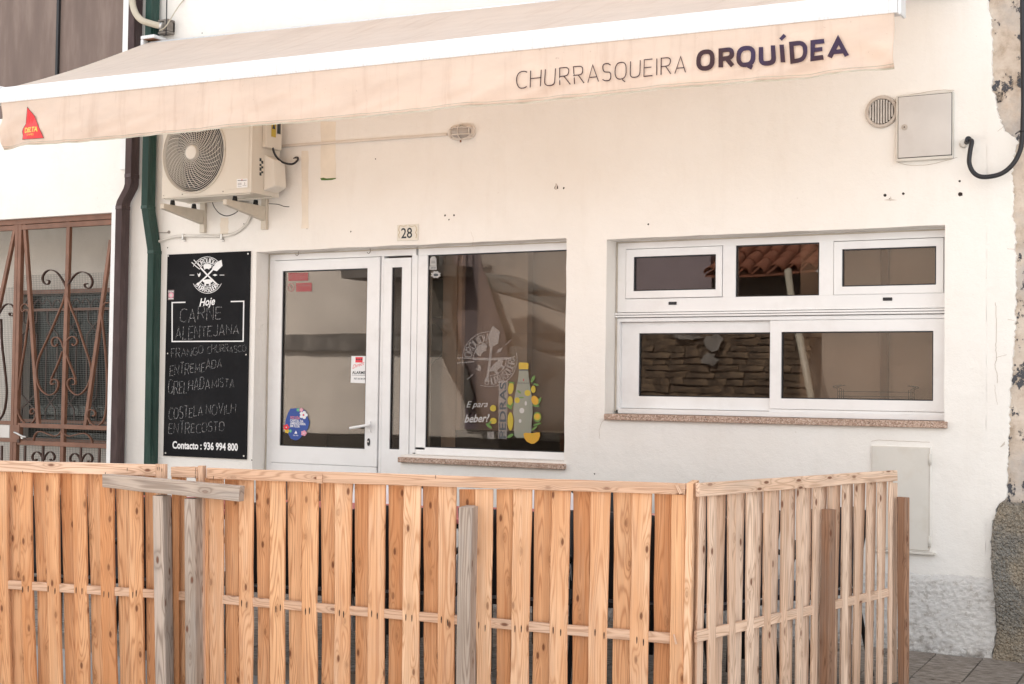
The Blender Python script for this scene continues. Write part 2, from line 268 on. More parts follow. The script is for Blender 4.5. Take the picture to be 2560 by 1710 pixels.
# ------------------------------------------------------------------ mesh helpers
class MB:
    def __init__(s): s.v = []; s.f = []; s.m = []; s.uv = []; s.sm = []
    def face(s, idx, mi=0, uv=None, smooth=False): s.f.append(tuple(idx)); s.m.append(mi); s.uv.append(uv); s.sm.append(smooth)
    def add(s, pts): n = len(s.v); s.v.extend([tuple(p) for p in pts]); return n
    def hexa(s, p, mi=0):            # p: 8 points, 4 front ring (ccw seen from front) then 4 back
        n = s.add(p)
        for q in ((0, 1, 2, 3), (7, 6, 5, 4), (0, 4, 5, 1), (1, 5, 6, 2), (2, 6, 7, 3), (3, 7, 4, 0)):
            s.face([n + i for i in q], mi)
    def box(s, x0, x1, y0, y1, z0, z1, mi=0):
        s.hexa([(x0, y0, z0), (x1, y0, z0), (x1, y0, z1), (x0, y0, z1), (x0, y1, z0), (x1, y1, z0), (x1, y1, z1), (x0, y1, z1)], mi)
    def quad(s, a, b, c, d, mi=0, uv=None): n = s.add([a, b, c, d]); s.face((n, n + 1, n + 2, n + 3), mi, uv)
    def poly(s, pts, mi=0): n = s.add(pts); s.face(range(n, n + len(pts)), mi)
    def prism(s, pts, d, mi=0):      # polygon extruded by vector d
        n = s.add(pts); k = len(pts); d = Vector(d); s.add([Vector(p) + d for p in pts])
        s.face(range(n, n + k), mi); s.face([n + k + i for i in reversed(range(k))], mi)
        for i in range(k): j = (i + 1) % k; s.face((n + j, n + i, n + k + i, n + k + j), mi)
    def tube(s, path, r, seg=8, mi=0, flat=None, caps=True):
        path = [Vector(p) for p in path]; n0 = len(s.v); up = None
        for i, p in enumerate(path):
            t = (path[min(i + 1, len(path) - 1)] - path[max(i - 1, 0)]).normalized()
            if up is None:
                up = Vector((0, 0, 1)) if abs(t.z) < .9 else Vector((0, 1, 0))
            a = (up - t * up.dot(t))
            if a.length < 1e-4: a = t.orthogonal()
            a.normalize(); b = t.cross(a); up = a
            for k in range(seg):
                an = 2 * math.pi * (k + .5) / seg; ra = r if not callable(r) else r(i / (len(path) - 1))
                rb = ra if flat is None else flat
                s.v.append(tuple(p + a * math.cos(an) * ra + b * math.sin(an) * rb))
        for i in range(len(path) - 1):
            for k in range(seg):
                a = n0 + i * seg + k; b = n0 + i * seg + (k + 1) % seg
                s.face((a, b, b + seg, a + seg), mi, None, seg > 5)
        if caps:
            s.face([n0 + k for k in reversed(range(seg))], mi); e = n0 + (len(path) - 1) * seg; s.face([e + k for k in range(seg)], mi)
    def cyl(s, c, ax, r, h, seg=20, mi=0, r2=None):
        c = Vector(c); ax = Vector(ax).normalized(); a = ax.orthogonal().normalized(); b = ax.cross(a); r2 = r if r2 is None else r2; n = len(s.v)
        for j, (rr, hh) in enumerate(((r, 0), (r2, h))):
            for k in range(seg):
                an = 2 * math.pi * k / seg; s.v.append(tuple(c + ax * hh + a * math.cos(an) * rr + b * math.sin(an) * rr))
        for k in range(seg): j = (k + 1) % seg; s.face((n + k, n + j, n + seg + j, n + seg + k), mi, None, seg > 8)
        s.face([n + k for k in reversed(range(seg))], mi); s.face([n + seg + k for k in range(seg)], mi)
    def build(s, name, mats, parent=None, bevel=0, seg=1, **props):
        me = bpy.data.meshes.new(name); me.from_pydata(s.v, [], s.f)
        for m in (mats if isinstance(mats, (list, tuple)) else [mats]): me.materials.append(MATS[m] if isinstance(m, str) else m)
        me.polygons.foreach_set('material_index', s.m); me.polygons.foreach_set('use_smooth', s.sm)
        if any(u is not None for u in s.uv):
            L = me.uv_layers.new(name='UVMap'); i = 0
            for f, u in zip(s.f, s.uv):
                for k in range(len(f)):
                    L.data[i].uv = u[k] if u else (0, 0); i += 1
        me.update(); o = bpy.data.objects.new(name, me); C.objects.link(o)
        if bevel:
            b = o.modifiers.new('bevel', 'BEVEL'); b.width = bevel; b.segments = seg; b.limit_method = 'ANGLE'; b.angle_limit = R_(40)
        if parent: o.parent = parent
        for k, v in props.items(): o[k] = v
        return o
def thing(name, label, cat, loc=(0, 0, 0), group=None):
    o = bpy.data.objects.new(name, None); C.objects.link(o); o.location = loc; o.empty_display_size = .1
    o['label'] = label; o['category'] = cat
    if group: o['group'] = group
    return o
def tag(o, label, cat, group=None):
    o['label'] = label; o['category'] = cat
    if group: o['group'] = group
    return o
def place(o, parent):                  # part built in world coordinates under an Empty that stands at its base
    o.parent = parent; o.matrix_parent_inverse = Matrix.Translation(-Vector(parent.location)); return o
def B(mb, name, mats, parent=None, bevel=0, seg=1, **props):
    o = mb.build(name, mats, None, bevel, seg, **props)
    if parent is not None:
        if parent.type == 'EMPTY': place(o, parent)
        else: o.parent = parent
    return o
def smooth_path(pts, n=5):
    pts = [Vector(p) for p in pts]; out = []
    for i in range(len(pts) - 1):
        p0, p1, p2, p3 = pts[max(i - 1, 0)], pts[i], pts[i + 1], pts[min(i + 2, len(pts) - 1)]
        for k in range(n):
            t = k / n; out.append(.5 * ((2 * p1) + (p2 - p0) * t + (2 * p0 - 5 * p1 + 4 * p2 - p3) * t * t + (3 * p1 - p0 - 3 * p2 + p3) * t ** 3))
    out.append(pts[-1]); return out

# ------------------------------------------------------------------ lettering
def arc(cx, cy, rx, ry, a0, a1, n=10, e=.78):
    o = []
    for i in range(n + 1):
        a = R_(a0 + (a1 - a0) * i / n); c, s_ = math.cos(a), math.sin(a)
        o.append((cx + rx * math.copysign(abs(c) ** e, c), cy + ry * math.copysign(abs(s_) ** e, s_)))
    return o
GL = {
 'A': (.62, [[(0, 0), (.31, 1), (.62, 0)], [(.1, .3), (.52, .3)]]),
 'B': (.56, [[(0, 0), (0, 1), (.3, 1)] + arc(.3, .76, .22, .24, 90, -90) + [(0, .52)], [(.3, .52)] + arc(.3, .26, .26, .26, 90, -90) + [(0, 0)]]),
 'C': (.54, [arc(.34, .5, .34, .5, 52, 308, 16)]),
 'D': (.60, [[(0, 0), (0, 1), (.26, 1)] + arc(.26, .5, .34, .5, 90, -90, 12) + [(0, 0)]]),
 'E': (.48, [[(.48, 0), (0, 0), (0, 1), (.48, 1)], [(0, .52), (.42, .52)]]),
 'F': (.46, [[(0, 0), (0, 1), (.46, 1)], [(0, .5), (.38, .5)]]),
 'G': (.60, [arc(.34, .5, .34, .5, 55, 350, 16) + [(.67, .46), (.40, .46)]]),
 'H': (.60, [[(0, 0), (0, 1)], [(.6, 0), (.6, 1)], [(0, .52), (.6, .52)]]),
 'I': (.02, [[(.01, 0), (.01, 1)]]),
 'Í': (.10, [[(.01, 0), (.01, 1)], [(.0, 1.12), (.14, 1.30)]]),
 'J': (.40, [[(.4, 1), (.4, .25)] + arc(.2, .25, .2, .25, 0, -160, 8)]),
 'L': (.44, [[(0, 1), (0, 0), (.44, 0)]]),
 'M': (.70, [[(0, 0), (.06, 1), (.35, .3), (.64, 1), (.70, 0)]]),
 'N': (.58, [[(0, 0), (0, 1), (.58, 0), (.58, 1)]]),
 'O': (.66, [arc(.33, .5, .33, .5, 90, 450, 24)]),
 'P': (.52, [[(0, 0), (0, 1), (.26, 1)] + arc(.26, .74, .26, .26, 90, -90) + [(0, .48)]]),
 'Q': (.66, [arc(.33, .5, .33, .5, 90, 450, 24), [(.40, .04), (.46, -.08), (.60, -.2)]]),
 'R': (.56, [[(0, 0), (0, 1), (.28, 1)] + arc(.28, .74, .26, .26, 90, -90) + [(0, .48)], [(.28, .48), (.56, 0)]]),
 'S': (.50, [[(.47, .90), (.34, 1), (.2, 1)] + arc(.22, .76, .20, .24, 100, 250, 7) + arc(.28, .25, .21, .26, 70, -90, 8) + [(.15, 0), (.0, .09)]]),
 'T': (.52, [[(0, 1), (.52, 1)], [(.26, 1), (.26, 0)]]),
 'U': (.58, [[(0, 1), (0, .3)] + arc(.29, .3, .29, .3, 180, 360, 10) + [(.58, 1)]]),
 'V': (.56, [[(0, 1), (.28, 0), (.56, 1)]]),
 '?': (.40, [[(0, .8)] + arc(.2, .76, .2, .24, 160, -60, 8) + [(.2, .4), (.2, .25)], [(.2, .05), (.2, .0)]]),
 ' ': (.30, []), '.': (.04, [[(.0, 0), (.03, .04)]]), '·': (.05, [[(.0, .48), (.04, .52)]]),
}
def ribbon(mb, pts, wd, fn, mi=0):
    pts = [Vector(p) for p in pts]; pts = [p for i, p in enumerate(pts) if i == 0 or (p - pts[i - 1]).length > 1e-4]; k = len(pts); L = []; Rr = []
    if k < 2: return
    closed = (pts[0] - pts[-1]).length < 1e-6
    for i in range(k):
        a = pts[i - 1] if i > 0 else (pts[-2] if closed else pts[0]); b = pts[i + 1] if i < k - 1 else (pts[1] if closed else pts[-1])
        d0 = (pts[i] - a); d1 = (b - pts[i])
        if d0.length < 1e-9: d0 = d1
        if d1.length < 1e-9: d1 = d0
        d0 = d0.normalized(); d1 = d1.normalized(); t = (d0 + d1)
        t = t.normalized() if t.length > 1e-6 else d0
        nn = Vector((-t.y, t.x)); m = 1 / max(.45, abs(nn.dot(Vector((-d0.y, d0.x)))))
        L.append(pts[i] + nn * wd * .5 * m); Rr.append(pts[i] - nn * wd * .5 * m)
    for i in range(k - 1):
        mb.quad(fn(*Rr[i]), fn(*Rr[i + 1]), fn(*L[i + 1]), fn(*L[i]), mi)
def stroke_text(mb, s, p0, p1, h0, h1, fn, wt, mi=0, sp=.17, jit=0, lean=0, split=0):
    """letters of height h (pixels of the photograph) along a baseline; wt = stroke width / height"""
    tot = sum(GL[c][0] + sp for c in s) - sp; x = 0; rnd = random.Random(hash(s) % 1000 if False else len(s) * 13)
    L = (Vector(p1) - Vector(p0)).length; sxx = L / tot
    def base(u): return Vector(p0).lerp(Vector(p1), u / tot)
    for c in s:
        wl, st = GL[c]; dy = rnd.uniform(-jit, jit); sc_ = 1 + rnd.uniform(-jit, jit)
        for stk in st:
            pts = []
            for (a, b) in stk:
                u = x + a; h = h0 + (h1 - h0) * min(1, max(0, u / tot)); q = base(u)
                pts.append((q.x + lean * b * h + rnd.uniform(-jit, jit) * h * .12, q.y - (b * sc_ + dy) * h + rnd.uniform(-jit, jit) * h * .12))
            if len(pts) > 1: ribbon(mb, pts, wt * (h0 + h1) / 2, fn, mi)
        x += wl + sp
    return mb
def font_text(mb, s, p0, p1, h, fn, mi=0, bold=0.0, shear=0.0, updir=(0, -1)):
    cu = bpy.data.curves.new('tmp_text', 'FONT'); cu.body = s; cu.offset = bold; cu.shear = shear; cu.resolution_u = 3
    ob = bpy.data.objects.new('tmp_text', cu); me = ob.to_mesh()
    xs = [v.co.x for v in me.vertices]; ys = [v.co.y for v in me.vertices]
    if xs:
        x0, x1 = min(xs), max(xs); cap = .70
        P0 = Vector(p0); D = Vector(p1) - P0; U = Vector(updir) * h
        n = mb.add([fn(*(P0 + D * ((v.co.x - x0) / (x1 - x0)) + U * (v.co.y / cap))) for v in me.vertices])
        for p in me.polygons: mb.face([n + i for i in p.vertices], mi)
    ob.to_mesh_clear(); bpy.data.objects.remove(ob); bpy.data.curves.remove(cu)
def ell(cx, cy, rx, ry, n=14, rot=0, a0=0, a1=360):
    o = []
    for i in range(n):
        a = R_(a0 + (a1 - a0) * i / (n if a1 - a0 == 360 else n - 1)); x, y = rx * math.cos(a), ry * math.sin(a); c, s_ = math.cos(R_(rot)), math.sin(R_(rot))
        o.append((cx + x * c - y * s_, cy + x * s_ + y * c))
    return o
def zf(Z, Y):                          # drawing function: enlargement coordinates -> plane Y
    return lambda x, y: W(Z, x, y, Y)

# ================================================================== GROUND
GZ = -.16
mb = MB(); mb.quad((-70, -70, GZ), (70, -70, GZ), (70, 30, GZ), (-70, 30, GZ)); B(mb, 'ground', 'asphalt', kind='structure', label='grey street surface')
mb = MB(); PS = .05; mb.hexa([(-16, -1.70, GZ - .02), (9, -1.70, GZ - .02), (9, -1.70, .012 - 1.7 * PS), (-16, -1.70, .012 - 1.7 * PS), (-16, .35, GZ - .02), (9, .35, GZ - .02), (9, .35, .012 + .35 * PS), (-16, .35, .012 + .35 * PS)]); pv = B(mb, 'pavement', 'joint', kind='structure')
slabs = []
base_me = []
for k in range(5):
    m_ = MB(); r = random.Random(k); t = .016
    pts = [(-.147 + r.uniform(-.004, .004), -.296), (.147, -.296 + r.uniform(-.004, .004)), (.147 + r.uniform(-.004, .003), .296), (-.147, .296)]
    top = [(x, y, t + r.uniform(-.003, .003)) for x, y in pts]; mid_ = [(x * 1.01, y * 1.005, t - .006) for x, y in pts]; bot = [(x * 1.01, y * 1.005, 0) for x, y in pts]
    n = m_.add(top + mid_ + bot); m_.face((n, n + 1, n + 2, n + 3))
    for a in (0, 4):
        for i in range(4): j = (i + 1) % 4; m_.face((n + a + i, n + a + 4 + i, n + a + 4 + j, n + a + j)[::-1] if False else (n + a + j, n + a + i, n + a + 4 + i, n + a + 4 + j))
    o = m_.build('paving_slab', M_PAVE); base_me.append(o.data); bpy.data.objects.remove(o)
for i in range(62):
    for j in range(3):
        o = bpy.data.objects.new('paving_slab', random.choice(base_me)); C.objects.link(o)
        o.location = (0, -.30 - .575 * j, .012 - (.30 + .575 * j) * PS); o.rotation_euler.x = math.atan(PS); o.scale = (.243 / .303, .955, 1)
        o.location.x = -1.578 + .2435 * (i - 28); o.parent = pv
        if j == 0 and i % 2 == 0: pass

# ================================================================== RESTAURANT BUILDING
bd = thing('restaurant_building', 'white rendered restaurant with glazed door, shop window and a wide window under a beige awning', 'building', (-4.5, 0, 0))
DX0, DX1, DZ1 = -6.394, -3.957, 2.347
WX0, WX1, WZ0, WZ1 = -3.684, -1.668, 1.262, 2.329
SX = P(1001, 1165).x; SZ = .968; DZ0 = .10
edge = []
for Zz, L in ((ZR, [(95, -60), (95, 0), (110, 120), (125, 150), (130, 480), (130, 740), (165, 830), (175, 930), (235, 1070), (310, 1120), (345, 1160)]),
              (Z8, [(1265, 520), (1238, 600), (1225, 720), (1240, 870), (1230, 1000), (1245, 1050), (1250, 1240), (1252, 1500)]),
              (ZS, [(565, 480), (550, 720), (535, 900), (530, 1100), (520, 1300)]),
              (ZQ, [(1008, 240), (1008, 440), (960, 480), (925, 580), (915, 700), (915, 860), (925, 950), (940, 1080), (945, 1250), (920, 1400)])):
    for a in L:
        q = W(Zz, *a); edge.append((q.z, q.x))
edge.sort()
def xe(z):
    if z <= edge[0][0]: return edge[0][1]
    for (z0, x0), (z1, x1) in zip(edge, edge[1:]):
        if z0 <= z <= z1: return x0 + (x1 - x0) * (z - z0) / max(1e-6, z1 - z0)
    return edge[-1][1] + .012 * math.sin(z * 9)
def sub(a, b, step):
    n = max(1, round((b - a) / step)); return [a + (b - a) * i / n for i in range(n)]
WXL = -7.62
xs = sub(WXL, DX0, .1) + sub(DX0, SX, .1) + sub(SX, DX1, .1) + sub(DX1, WX0, .07) + sub(WX0, WX1, .1) + sub(WX1, -1.45, .07) + [-1.45]
zs = sub(0, DZ0, .05) + sub(DZ0, .42, .05) + sub(.42, SZ, .06) + sub(SZ, WZ0, .06) + sub(WZ0, WZ1, .08) + [WZ1] + sub(DZ1, 5.6, .03) + [5.6]
def in_hole(x0, x1, z0, z1):
    cx, cz = (x0 + x1) / 2, (z0 + z1) / 2
    return (DX0 < cx < SX and DZ0 < cz < DZ1) or (SX <= cx < DX1 and SZ < cz < DZ1) or (WX0 < cx < WX1 and WZ0 < cz < WZ1)
mb = MB(); vid = {}; nx, nz = len(xs), len(zs)
def wob(x, z):
    jx = noise.noise(Vector((x * 9, 0, z * 9))) * .004; return x + jx, z + noise.noise(Vector((x * 7, 5, z * 7))) * .004
cells = {}
for i in range(nx - 1):
    for j in range(nz - 1): cells[i, j] = not in_hole(xs[i], xs[i + 1], zs[j], zs[j + 1])
def vget(i, j, Y):
    k = (i, j, Y)
    if k not in vid:
        x, z = wob(xs[i], zs[j]) if 0 < i else (xs[i], zs[j])
        vid[k] = mb.add([(x, Y, z)])
    return vid[k]
for (i, j), ok in cells.items():
    if not ok: continue
    for Y, fl in ((0.0, False), (.24, True)):
        q = [vget(i, j, Y), vget(i + 1, j, Y), vget(i + 1, j + 1, Y), vget(i, j + 1, Y)]
        mb.face(q[::-1] if fl else q)
    for di, dj, a, b in ((-1, 0, (i, j), (i, j + 1)), (1, 0, (i + 1, j + 1), (i + 1, j)), (0, -1, (i + 1, j), (i, j)), (0, 1, (i, j + 1), (i + 1, j + 1))):
        if cells.get((i + di, j + dj)) is False or (i + di, j + dj) not in cells:
            mb.face((vget(*a, 0.0), vget(*b, 0.0), vget(*b, .24), vget(*a, .24)))
# ragged right edge strip of the render coat
rows = [i * .010 for i in range(int(5.6 / .010))]
col = [-1.45, -1.40, -1.36]
pr = None
for z in rows:
    e = xe(z) + noise.noise(Vector((z * 24, 1, 0))) * .012 + noise.noise(Vector((z * 70, 1, 0))) * .010
    n = mb.add([(-1.45, 0, z), ((-1.45 + e) / 2, 0, z), (e - .002, 0, z), (e + .001, .004, z), (e + .001, .045, z)])
    if pr is not None:
        for k in range(4): mb.face((pr + k, pr + k + 1, n + k + 1, n + k), 0, None, False)
    pr = n
B(mb, 'wall', M_PL, bd)
mb = MB(); mb.box(-7.62, 8, -.12, 5.2, 5.6, 5.75); B(mb, 'roof', 'terracotta', bd)  # unseen slab added to keep the sun off the front and rooms
mb = MB(); mb.box(-7.62, 8, 5.0, 5.2, 0, 5.59); B(mb, 'sun_block_wall', M_PL, bd)  # added out of view, stops sunlight coming in from the back
# paint-dribbled yellow patches, green smear
def patch(name, Z, pts, Y, m, **k):
    mb = MB(); mb.poly([W(Z, *p, Y) for p in pts][::-1]); return B(mb, name, m, bd, **k)
def ragged(x0, x1, y0, y1, a=4, n=8):
    r = random.Random(int(x0 + y0)); L = [(x0 + r.uniform(-a, a), y0 + (y1 - y0) * i / n) for i in range(n + 1)]; L += [(x1 + r.uniform(-a, a), y1 - (y1 - y0) * i / n) for i in range(n + 1)]; return L
patch('paint_patch', ZL, ragged(217, 268, 285, 855), -.0015, 'patch_yellow')
patch('paint_patch', ZL, ragged(358, 466, 70, 485), -.0015, 'patch_yellow')
patch('green_smear', ZL, [(353, 487), (375, 482), (400, 488), (430, 486), (468, 484), (470, 490), (440, 498), (410, 500), (385, 501), (362, 500)], -.0025, 'green_paint')
patch('paint_patch', Z3, ragged(745, 830, 1150, 1330, 6), -.0015, 'patch_yellow')
# fixing holes
for (Z, x, y, r) in ((ZL, 243, 365, 11), (ZL, 236, 592, 4), (ZL, 243, 714, 9), (ZL, 257, 855, 4), (ZL, 415, 282, 7), (ZL, 760, 344, 4), (ZL, 578, 878, 5), (ZL, 1270, 759, 6), (ZL, 1335, 757, 6), (ZL, 1298, 790, 5),
                     (ZL, 2087, 552, 13), (ZL, 2140, 558, 6), (Z7, 359, 53, 5), (Z8, 398, 858, 7), (Z8, 518, 848, 6), (Z8, 887, 765, 5), (Z8, 892, 851, 10), (Z8, 432, 885, 6), (Z3, 770, 1172, 11), (Z3, 764, 1208, 8), (Z3, 170, 1477, 7),
                     (Z3, 1000, 1218, 6), (Z5, 70, 1450, 4), (F3, 1027, 172, 4), (Z1, 1320, 216, 4), (ZP, 2218, 745, 10)):
    q = W(Z, x, y, -.001); rr = r / Z[2] / 330; mb = MB(); rd = random.Random(x)
    outer = [(q.x + math.cos(a) * rr * rd.uniform(.8, 1.25), q.y, q.z + math.sin(a) * rr * rd.uniform(.8, 1.3)) for a in [2 * math.pi * k / 9 for k in range(9)]]
    mb.poly(outer); B(mb, 'fixing_hole', 'hole_dark', bd)
# small crumbled marks
for (Z, pts) in ((Z8, [(390, 888), (430, 882), (436, 862), (442, 884), (480, 889), (430, 893)]), (ZL, [(2082, 520), (2095, 535), (2088, 575), (2075, 560)]), (ZQ, [(965, 140), (985, 115), (995, 105), (993, 125), (975, 138)])):
    patch('plaster_chip', Z, pts, -.002, 'vent_metal')
def crack(Z, pts, wd=2.2):
    mb = MB(); r = random.Random(len(pts)); P2 = smooth_path([(x, y, 0) for x, y in pts], 6); ribbon(mb, [(p.x + r.uniform(-2, 2), p.y + r.uniform(-1, 1)) for p in P2], wd, zf(Z, -.0022)); B(mb, 'crack', 'crack_line', bd)
crack(ZS, [(448, 370), (452, 430), (455, 520), (450, 640), (455, 700), (446, 745), (458, 800), (460, 850)]); crack(ZS, [(455, 698), (480, 690), (515, 682)], 1.6); crack(ZS, [(445, 860), (450, 930), (460, 980)], 1.2)
crack(ZS, [(515, 52), (560, 55)], 1.6); crack(ZS, [(518, 470), (560, 478)], 1.6); crack(Z8, [(1135, 440), (1160, 420), (1175, 408)], 1.8); crack(Z8, [(480, 212), (600, 195), (740, 172), (850, 172)], 2.0); crack(Z8, [(475, 640), (560, 662), (700, 655), (870, 610)], 2.2)
crack(Z7, [(48, 1420), (46, 1370), (60, 1320), (85, 1300)], 1.6); crack(ZQ, [(190, 105), (240, 97), (380, 104), (540, 110)], 2.0); crack(ZL, [(1460, 880), (1475, 930), (1470, 990)], 1.0)
# roughcast plinth: displaced sheet
def relief_strip(x0, x1, zt, name, m, step=.011, amp=.012, yb=-.006, parent=bd, ztop=None):
    mb = MB(); nxx = int((x1 - x0) / step); nzz = int(zt / step); ids = []
    for i in range(nxx + 1):
        x = x0 + (x1 - x0) * i / nxx; top = ztop(x) if ztop else zt; colm = []
        for j in range(nzz + 1):
            z = top * j / nzz; v = Vector((x * 38 + z * 9, 0, z * 58)); d = .45 + noise.noise(v) * .55 + noise.noise(v * 2.3 + Vector((9, 0, 0))) * .45
            fall = min(1, (top - z) / .05); xx = min(x, xe(z) + .003 * math.sin(z * 80)) if name == 'roughcast_plinth' else x
            y = yb * fall + .004 * (1 - fall) - d * amp * (.25 + .75 * fall)
            colm.append(mb.add([(xx, y, z)]))
        ids.append(colm)
    for i in range(nxx):
        for j in range(nzz): mb.face((ids[i][j], ids[i + 1][j], ids[i + 1][j + 1], ids[i][j + 1]), 0, None, True)
    return mb, name, m, parent
rt = lambda x: .375 + (x + 4.694) / 3.111 * .081 + noise.noise(Vector((x * 4, 2, 0))) * .018 + noise.noise(Vector((x * 25, 2, 0))) * .008
for seg_ in ((-7.6, -6.42, .0085), (-5.15, -1.16, .0068)):
    a, n_, m_, p_ = relief_strip(seg_[0], seg_[1], .42, 'roughcast_plinth', M_RC, step=seg_[2], ztop=rt)
    B(a, n_, m_, p_, kind='stuff')
# granite sills
def sill(tl, tr, b_h, Y, depth_in):
    mb = MB(); x0, x1, z = tl.x, tr.x, (tl.z + tr.z) / 2
    mb.box(x0, x1, Y, depth_in, z - b_h, z); return B(mb, 'window_sill', M_GR, bd, bevel=.003)
sill(W(Z6, 80, 1434, -.03), W(Z6, 1068, 1470, -.03), .034, -.03, .135)
sill(W(Z7, 75, 1264, -.03), W(Z7, 2262, 1310, -.03), .036, -.03, .135)
# door steps hidden low behind the fence
mb = MB(); mb.box(DX0, SX, -.0, .24, .0, DZ0); B(mb, 'door_step', M_GR, bd)

# ---- joinery
YF = .14
def rect(Z, a, b, Y=YF):
    p, q = W(Z, *a, Y), W(Z, *b, Y); return p.x, q.x, q.z, p.z      # x0,x1,z0,z1
def frame(mb, o, i, y0, y1, mi=0, lip=0):   # picture frame between outer and inner rect, mitred
    X0, X1, Z0, Z1 = o; a0, a1, b0, b1 = i
    O = [(X0, Z0), (X1, Z0), (X1, Z1), (X0, Z1)]; I = [(a0, b0), (a1, b0), (a1, b1), (a0, b1)]
    n = mb.add([(x, y0, z) for x, z in O] + [(x, y0, z) for x, z in I] + [(x, y1, z) for x, z in O] + [(x, y1, z) for x, z in I])
    for k in range(4):
        j = (k + 1) % 4
        mb.face((n + k, n + j, n + 4 + j, n + 4 + k), mi); mb.face((n + 8 + j, n + 8 + k, n + 12 + k, n + 12 + j), mi)
        mb.face((n + j, n + k, n + 8 + k, n + 8 + j), mi); mb.face((n + 4 + k, n + 4 + j, n + 12 + j, n + 12 + k), mi)
def inset(r, d): return r[0] + d, r[1] - d, r[2] + d, r[3] - d
def pane(parent, r, y, m=M_GL, name='pane'):
    mb = MB(); x0, x1, z0, z1 = r; mb.box(x0 - .004, x1 + .004, y + .008, y + .014, z0 - .004, z1 + .004); o = B(mb, name, m, parent)
    g = MB(); frame(g, inset(r, -.001), inset(r, .007), y - .001, y + .007); B(g, 'gasket', 'gasket', parent); return o
# wide window
wf = MB(); OW = (WX0 - .02, WX1 + .02, WZ0 + .0, WZ1 + .03)
r_ls = rect(Z7, (220, 215), (830, 515)); r_lg = rect(Z7, (268, 262), (790, 468)); r_cg = rect(Z7, (918, 188), (1448, 507))
r_rs = rect(Z7, (1545, 165), (2243, 490)); r_rg = rect(Z7, (1597, 213), (2196, 438))
zt0 = W(Z7, 150, 616, YF).z; zt1 = W(Z7, 155, 650, YF).z
topz = DZ1; botz = WZ0 + .028; xl = W(Z7, 160, 400, YF).x; xr = WX1 + .03
# upper unit: bars around the three openings
def bar(mb, x0, x1, z0, z1, y0=YF, y1=YF + .06, mi=0):
    if x1 > x0 and z1 > z0: mb.box(x0, x1, y0, y1, z0, z1, mi)
tz = W(Z7, 220, 210, YF).z
u_top, u_bot = r_ls[3] + .003, r_ls[2] - .003
bar(wf, xl - .12, r_ls[0] - .003, zt0, WZ1 + .05); bar(wf, r_ls[0] - .003, xr, u_top, WZ1 + .05); bar(wf, r_ls[0] - .003, xr, zt0, u_bot)
bar(wf, r_ls[1] + .003, r_cg[0], u_bot, u_top); bar(wf, r_cg[1], r_rs[0] - .003, u_bot, u_top); bar(wf, r_rs[1] + .003, xr, u_bot, u_top)
bar(wf, r_cg[0], r_cg[1], r_cg[3], u_top); bar(wf, r_cg[0], r_cg[1], u_bot, r_cg[2])
# transom with two grooves
zm = (zt0 + zt1) / 2; th = (zt0 - zt1)
bar(wf, xl - .12, xr, zt0 - .004 - .012, zt0 - .004, YF - .012, YF + .06); bar(wf, xl - .12, xr, zt1 + .002, zt0 - .020, YF - .016, YF + .06)
bar(wf, xl - .12, xr, zt1 - .0, zt1 + .0015, YF + .01, YF + .06)
# lower sliding unit
lo_l = rect(Z7, (215, 688), (1135, 1245)); lg = rect(Z7, (285, 747), (1133, 1163)); rs = rect(Z7, (1137, 675), (2250, 1252)); rg = rect(Z7, (1208, 740), (2176, 1180))
ltop = rs[3] + .0; 
bar(wf, xl - .12, xr, lo_l[3] + .012, zt1 - .003); bar(wf, xl - .12, xl + .02, botz, lo_l[3] + .012); bar(wf, xl + .02, xr, botz - .02, botz + .010, YF - .012, YF + .08)
bar(wf, xl + .02, rs[0] - .002, botz + .010, lo_l[2] - .003, YF - .004, YF + .08); bar(wf, rs[0] - .002, xr, botz + .010, rs[2] - .002, YF - .004, YF + .08)
win = B(wf, 'window_frame', 'aluminium_white', bd, bevel=.0022)
def sash(r, g, y, extra=0.0):
    mb = MB(); frame(mb, r, g, y, y + .04); o = B(mb, 'sash', 'aluminium_white', win, bevel=.002); return o
sash(r_ls, r_lg, YF - .006); sash(r_rs, r_rg, YF - .006); pane(win, r_lg, YF + .004); pane(win, r_rg, YF + .004); pane(win, r_cg, YF + .008)
ls = (xl + .02, lg[1] + .0, lo_l[2], lo_l[3] + .010); sash((ls[0], ls[1] + .03, ls[2], ls[3]), lg, YF + .034); pane(win, lg, YF + .046)
sash((rs[0], xr - .03, rs[2], lo_l[3] + .010), rg, YF - .002); pane(win, rg, YF + .010)
for c_ in ((515, 557), (1886, 530)):
    q = W(Z7, *c_, YF); mb = MB(); mb.box(q.x - .026, q.x + .026, YF - .006, YF + .003, q.z - .009, q.z + .009); B(mb, 'latch', 'gasket', win, bevel=.002)
